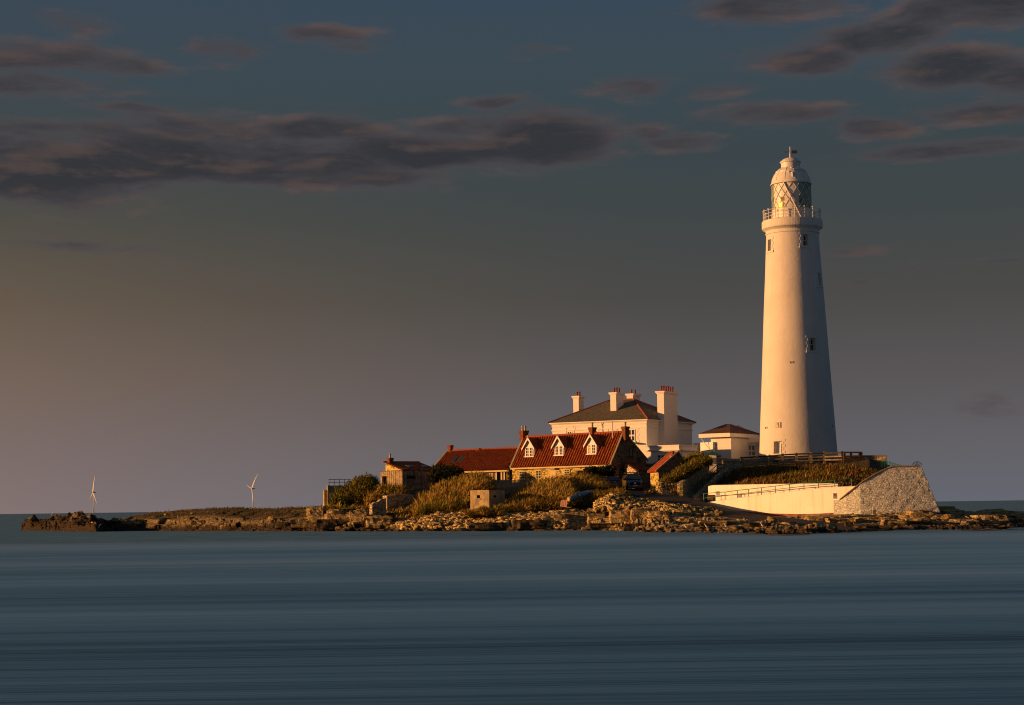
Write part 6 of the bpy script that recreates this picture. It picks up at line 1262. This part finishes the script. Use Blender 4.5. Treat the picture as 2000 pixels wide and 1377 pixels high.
mass('bank_bush', [(1291, 945), (1298, 926), (1312, 908), (1330, 896), (1348, 887), (1360, 884), (1372, 888), (1380, 897), (1384, 903)], [(1291, 948), (1306, 945), (1322, 932), (1384, 899)], 198.8, 208.5, 3.5, 13000, .8, .06, 'grass_olive', 'big olive bush spilling over the orange roofed store beside the steps', seed=8, leafy=3500, lean=(.45, -.1, .85))
mass('climbing_plant', [(1142, 914), (1152, 909), (1170, 911), (1184, 905), (1195, 906), (1200, 912)], [(1142, 921), (1200, 924)], 207, 208, 1.0, 700, .4, .07, 'leaf_dark', 'dark climbing plant on the cottage wall above the grey garden wall', 'plant', seed=9, leafy=2200, lean=(0, -.2, .5))
mass('wall_creeper', [(996, 904), (1002, 904)], [(996, 935), (1002, 935)], 223, 223.4, .6, 300, .4, .08, 'leaf_dark', 'narrow dark creeper on the left end of the stone cottage wall', 'plant', seed=10, leafy=900, lean=(0, -.3, .4))
mass('kerb_weeds', [(1236, 985), (1246, 975), (1262, 972), (1276, 974), (1290, 984)], [(1236, 992), (1290, 990)], 188, 190, 1.5, 1300, .55, .045, 'grass_gold', 'thin weeds growing from the loose stones at the edge of the track', 'weeds', seed=11)
mass('store_weeds', [(1263, 968), (1268, 955), (1274, 953), (1280, 966)], [(1263, 972), (1280, 973)], 196.2, 196.8, 1, 600, .45, .06, 'grass_gold', 'small clump of weeds at the foot of the orange roofed store', 'weeds', seed=12, leafy=300)
# rough grass over the bank and the headland: uncountable
def scatter(n, pxr, rows, L, Wd, mt, label, seed, cond=None, name='bank_grass'):
    r = np.random.default_rng(seed); i = r.integers(int((pxr[0] - 36) / 2044 * (NC - 1)), int((pxr[1] - 36) / 2044 * (NC - 1)), n); u = r.uniform(*rows, n)
    pts = np.zeros((n, 3)); keep = np.ones(n, bool); rr_ = RR[0]
    for a in range(3):
        M_ = (TX, TY, TZ)[a]; j = np.interp(u, rr_, np.arange(len(rr_))); j0 = np.floor(j).astype(int); j1 = np.minimum(j0 + 1, len(rr_) - 1); f = j - j0
        pts[:, a] = M_[i, j0] * (1 - f) + M_[i, j1] * f
    pts[:, 0] += r.uniform(-.1, .1, n); pts[:, 2] -= .1
    if cond is not None: pts = pts[cond(pts)]
    d_ = r.normal(size=(len(pts), 3)) * .35 + np.array([.35, -.1, .9]); V, F3, tone = blades(pts, d_, L, Wd, .3, seed); o = npmesh(name, V, F3, mt, tone, loc=(0, 0, 0)); return tag(o, label, 'grass', kind='stuff')
scatter(26000, (1385, 1730), (6.0, 6.6), .55, .075, 'bank_brown', 'rough brown and green grass covering the bank below the lighthouse', 21)
scatter(9000, (1500, 1640), (6.0, 6.5), .6, .06, 'grass_olive', 'paler tufted grass low on the lighthouse bank', 22, lambda p: fbm(np.stack([p[:, 0] * .25, p[:, 1] * .25, p[:, 2] * 0], -1), 2, 5) > .1, 'tufted_grass')
scatter(9000, (240, 700), (4.0, 5.0), .28, .05, 'grass_olive', 'short turf along the top of the headland', 23, name='headland_turf')
scatter(6000, (640, 1180), (4.2, 5.2), .5, .06, 'grass_gold', 'dry grass between the shore and the cottages', 24, name='dry_grass')

# ================================================================== STONES
def stone(r, c, s, V, Fc, tn):
    base = np.array([(x, y, z) for z in (-1, 1) for (x, y) in ((-1, -1), (1, -1), (1, 1), (-1, 1))], float); base = base * s * .5 * (1 + r.uniform(-.28, .28, (8, 3)))
    a = r.uniform(0, 6.28); ca, sa = math.cos(a), math.sin(a); t = r.normal() * .35; M_ = np.array([[ca, -sa, 0], [sa, ca, 0], [0, 0, 1]]) @ np.array([[1, 0, 0], [0, math.cos(t), -math.sin(t)], [0, math.sin(t), math.cos(t)]])
    k = len(V) * 8; V.append(base @ M_.T + c); Fc += [(k + a_, k + b_, k + c_, k + d_) for a_, b_, c_, d_ in ((3, 2, 1, 0), (4, 5, 6, 7), (0, 1, 5, 4), (1, 2, 6, 5), (2, 3, 7, 6), (3, 0, 4, 7))]
def rubble(n, poly, Dr, size, label, seed, mt='stone_rubble', name='rubble', lift=0., snap=False):
    """poly: (px, py top, py bottom) band"""
    r = np.random.default_rng(seed); V = []; Fc = []; xs_ = [p[0] for p in poly]; tops = [p[1] for p in poly]; bots = [p[2] for p in poly]
    for _ in range(n):
        px = r.uniform(xs_[0], xs_[-1]); t = r.uniform(0, 1); py = np.interp(px, xs_, bots) * (1 - t) + np.interp(px, xs_, tops) * t; D = Dr(px, t); p = np.array(P(px, py, D)); p[2] = (surf(px, D) + size * .25) if snap else p[2]; s = size * r.uniform(.55, 1.5); stone(r, p + [0, r.uniform(-.2, .3), lift], np.array([s * r.uniform(.9, 1.6), s, s * r.uniform(.5, .9)]), V, Fc, None)
    o = npmesh(name, np.concatenate(V), np.array(Fc), mt, loc=(0, 0, 0)); tag(o, label, 'rubble', kind='stuff'); return o
def terD(px, t, lo, hi): return lo + (hi - lo) * t
rubble(3000, [(782, 1017, 1030), (830, 1010, 1029), (880, 1006, 1026), (930, 1003, 1021), (1000, 1003, 1014), (1060, 1001, 1009), (1110, 998, 1002)], lambda px, t: Dw(px) + 2.0 + 8.0 * t, .34, 'loose golden rubble sloping down to the sea in front of the scrub', 31, snap=True)
rubble(1700, [(1166, 982, 996), (1180, 972, 996), (1196, 966, 994), (1212, 970, 995), (1235, 974, 994), (1262, 980, 996), (1290, 982, 998), (1330, 990, 1002), (1360, 992, 1004)], lambda px, t: np.interp(px, [1166, 1260, 1360], [186, 185, 180]) + 3.0 * t, .36, 'tumbled golden dry stone wall beside the track', 32, name='tumbled_wall')
rubble(500, [(1300, 993, 1004), (1345, 995, 1007), (1410, 1000, 1010)], lambda px, t: 177 + 2 * t, .55, 'larger broken blocks edging the track', 33, name='edge_blocks')
rubble(900, [(1287, 944, 965), (1300, 944, 972), (1318, 946, 978), (1329, 950, 980)], lambda px, t: 196.3 + 1.6 * t, .34, 'pale tumbled stones below the olive bush beside the steps', 34, name='bank_stones')
wall_run('retaining_wall', [(756, 968, 205.5, .8), (775, 966, 206.5, .8), (800, 965, 208.5, .8), (818, 968, 210, .8)], 'stone_wall', .8, 'dark dry stone retaining wall under the timber hut', cop=.01)
wall_run('broken_wall', [(727, 985, 201.5, .8), (732, 981, 201.7, .8), (739, 980, 201.9, .8), (744, 975, 202.1, .8), (754, 973, 202.3, .8)], 'stone_wall', .6, 'broken sloping end of old stone wall between two grassy clumps', cop=.01)
# rock ledges: blocks of broken sandstone along the shore
r = np.random.default_rng(50); V = []; Fc = []
for _ in range(1800):
    i = r.integers(0, NC); px = pxs[i]; rows = (1.2, 4.3) if px > 1250 else (1.4, 3.8); u = r.uniform(*rows); j = int(np.interp(u, RR[0], np.arange(len(RR[0])))); p = np.array([TX[i, j], TY[i, j], TZ[i, j]])
    if (px < 640 and r.uniform() < .93) or k_[i, j] > .2 or p[2] < -.3 or (620 < px < 1160 and u > 3.4): continue
    s = .22 * r.uniform(.6, 1.6) * (1 + (r.uniform() < .12) * 1.6); stone(r, p - [0, 0, s * .1], np.array([s * r.uniform(1, 2.4), s * 1.2, s * r.uniform(.35, .8)]), V, Fc, None)
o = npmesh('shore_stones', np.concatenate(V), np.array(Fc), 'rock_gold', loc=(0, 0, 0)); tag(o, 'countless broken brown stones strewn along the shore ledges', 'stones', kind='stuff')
def boulder(px, py, w, h, D, seed, label='weathered sandstone boulder on the shore ledges', group='boulders on the shore ledges', mt='rock'):
    r = np.random.default_rng(seed); c = P(px, py, D); s = D / F; bm = bmesh.new(); bmesh.ops.create_cube(bm, size=1); bmesh.ops.subdivide_edges(bm, edges=bm.edges[:], cuts=6, use_grid_fill=True); vs = np.array([v.co[:] for v in bm.verts]); f = np.linalg.norm(vs, axis=1, keepdims=True); vs = vs * (.80 + .20 * (.5 / np.maximum(f, .01)))
    vs = vs * np.array([w * s, w * s * .9, h * s * 1.25]); nn = fbm(vs * 1.6 + seed, 4, seed); lay = fbm(np.stack([vs[:, 0] * .2, vs[:, 1] * .2, vs[:, 2] * 4.5], -1) + seed, 2, seed + 2); vs[:, :2] *= (1 + .25 * nn + .14 * lay)[:, None]; vs[:, 2] += nn * .12 * h * s
    for v, q in zip(bm.verts, vs): v.co = q
    me = bpy.data.meshes.new('boulder'); bm.to_mesh(me); bm.free(); me.materials.append(MATS[mt]); o = bpy.data.objects.new('boulder', me); col.objects.link(o); o.location = (c.x, c.y, c.z); tag(o, label, 'boulder', group)
k = 0
BLD = [(618, 1005, 30, 26), (652, 1010, 26, 20), (676, 1014, 30, 16), (700, 1012, 34, 26), (740, 1020, 50, 20), (640, 1024, 40, 16), (590, 1022, 40, 14), (548, 1026, 30, 10), (470, 1016, 60, 16), (400, 1018, 50, 16), (330, 1014, 40, 14), (290, 1022, 40, 12), (250, 1028, 30, 8),
       (135, 1022, 60, 16), (95, 1022, 30, 14), (165, 1018, 40, 12), (200, 1026, 28, 15), (215, 1024, 26, 12), (187, 1031, 20, 13), (62, 1028, 24, 12), (950, 1028, 66, 12), (1030, 1024, 60, 14), (1085, 1014, 50, 16), (1130, 1012, 44, 18), (1165, 1014, 34, 18), (1215, 1010, 48, 20), (1250, 1006, 36, 20), (1180, 1028, 60, 10), (1235, 1030, 36, 12), (1285, 1005, 40, 12), (1330, 1002, 36, 10),
       (1390, 1008, 28, 10), (1405, 1004, 18, 9), (1330, 1018, 60, 8), (1400, 1022, 70, 8), (1480, 1026, 50, 8), (1600, 1014, 50, 9), (1640, 1018, 50, 10), (1658, 1026, 16, 12), (1700, 1016, 60, 10), (1745, 1022, 46, 12), (1790, 1018, 50, 12), (1795, 1004, 46, 12), (1835, 1012, 50, 12), (1860, 1002, 40, 10), (1880, 1020, 50, 10), (1845, 996, 40, 12), (1930, 1012, 60, 10), (1960, 1003, 44, 8), (1700, 1030, 60, 6), (1275, 1038, 46, 5), (1560, 1036, 60, 5), (1620, 1038, 40, 4)]
for px, py, w, h in BLD:
    base = py + h * .4; Ds = np.linspace(Dw(px) + .2, Dw(px) + 45, 300); D = min(Ds, key=lambda D: abs(surf(px, D) - Z(px, base, D))); k += 1; boulder(px, py, w, h, D + .3, 100 + k, **(dict(mt='weedy_rock', label='dark weed covered boulder at the edge of the water', group='dark boulders by the waterline') if (px < 240 or py > 1023) else dict(mt='rock_gold') if px > 600 else {}))
# broken white wash along the foot of the rocks
r = np.random.default_rng(61); V = []; Fc = []
for (a, b, n) in ((1498, 1575, 420), (1640, 1780, 120), (1880, 2010, 260), (60, 230, 70)):
    for _ in range(n):
        px = r.uniform(a, b); D = Dw(px) - abs(r.normal()) * (1.6 if a == 1498 else .9) - .1; c = P(px, hor(px) + CH * F / D, D); w = r.uniform(.06, .30); h = r.uniform(.05, .14); k = len(V) * 4
        V.append(np.array([(c.x - w, D, .03), (c.x, D - h, .03 + r.uniform(0, .05)), (c.x + w, D, .03), (c.x, D + h, .035)])); Fc.append((k, k + 1, k + 2, k + 3))
mat('foam_white', (.55, .54, .52), .8, .05)
o = npmesh('foam', np.concatenate(V), np.array(Fc), 'foam_white', loc=(0, 0, 0)); tag(o, 'thin broken white wash where the sea meets the rocks', 'foam', kind='stuff')
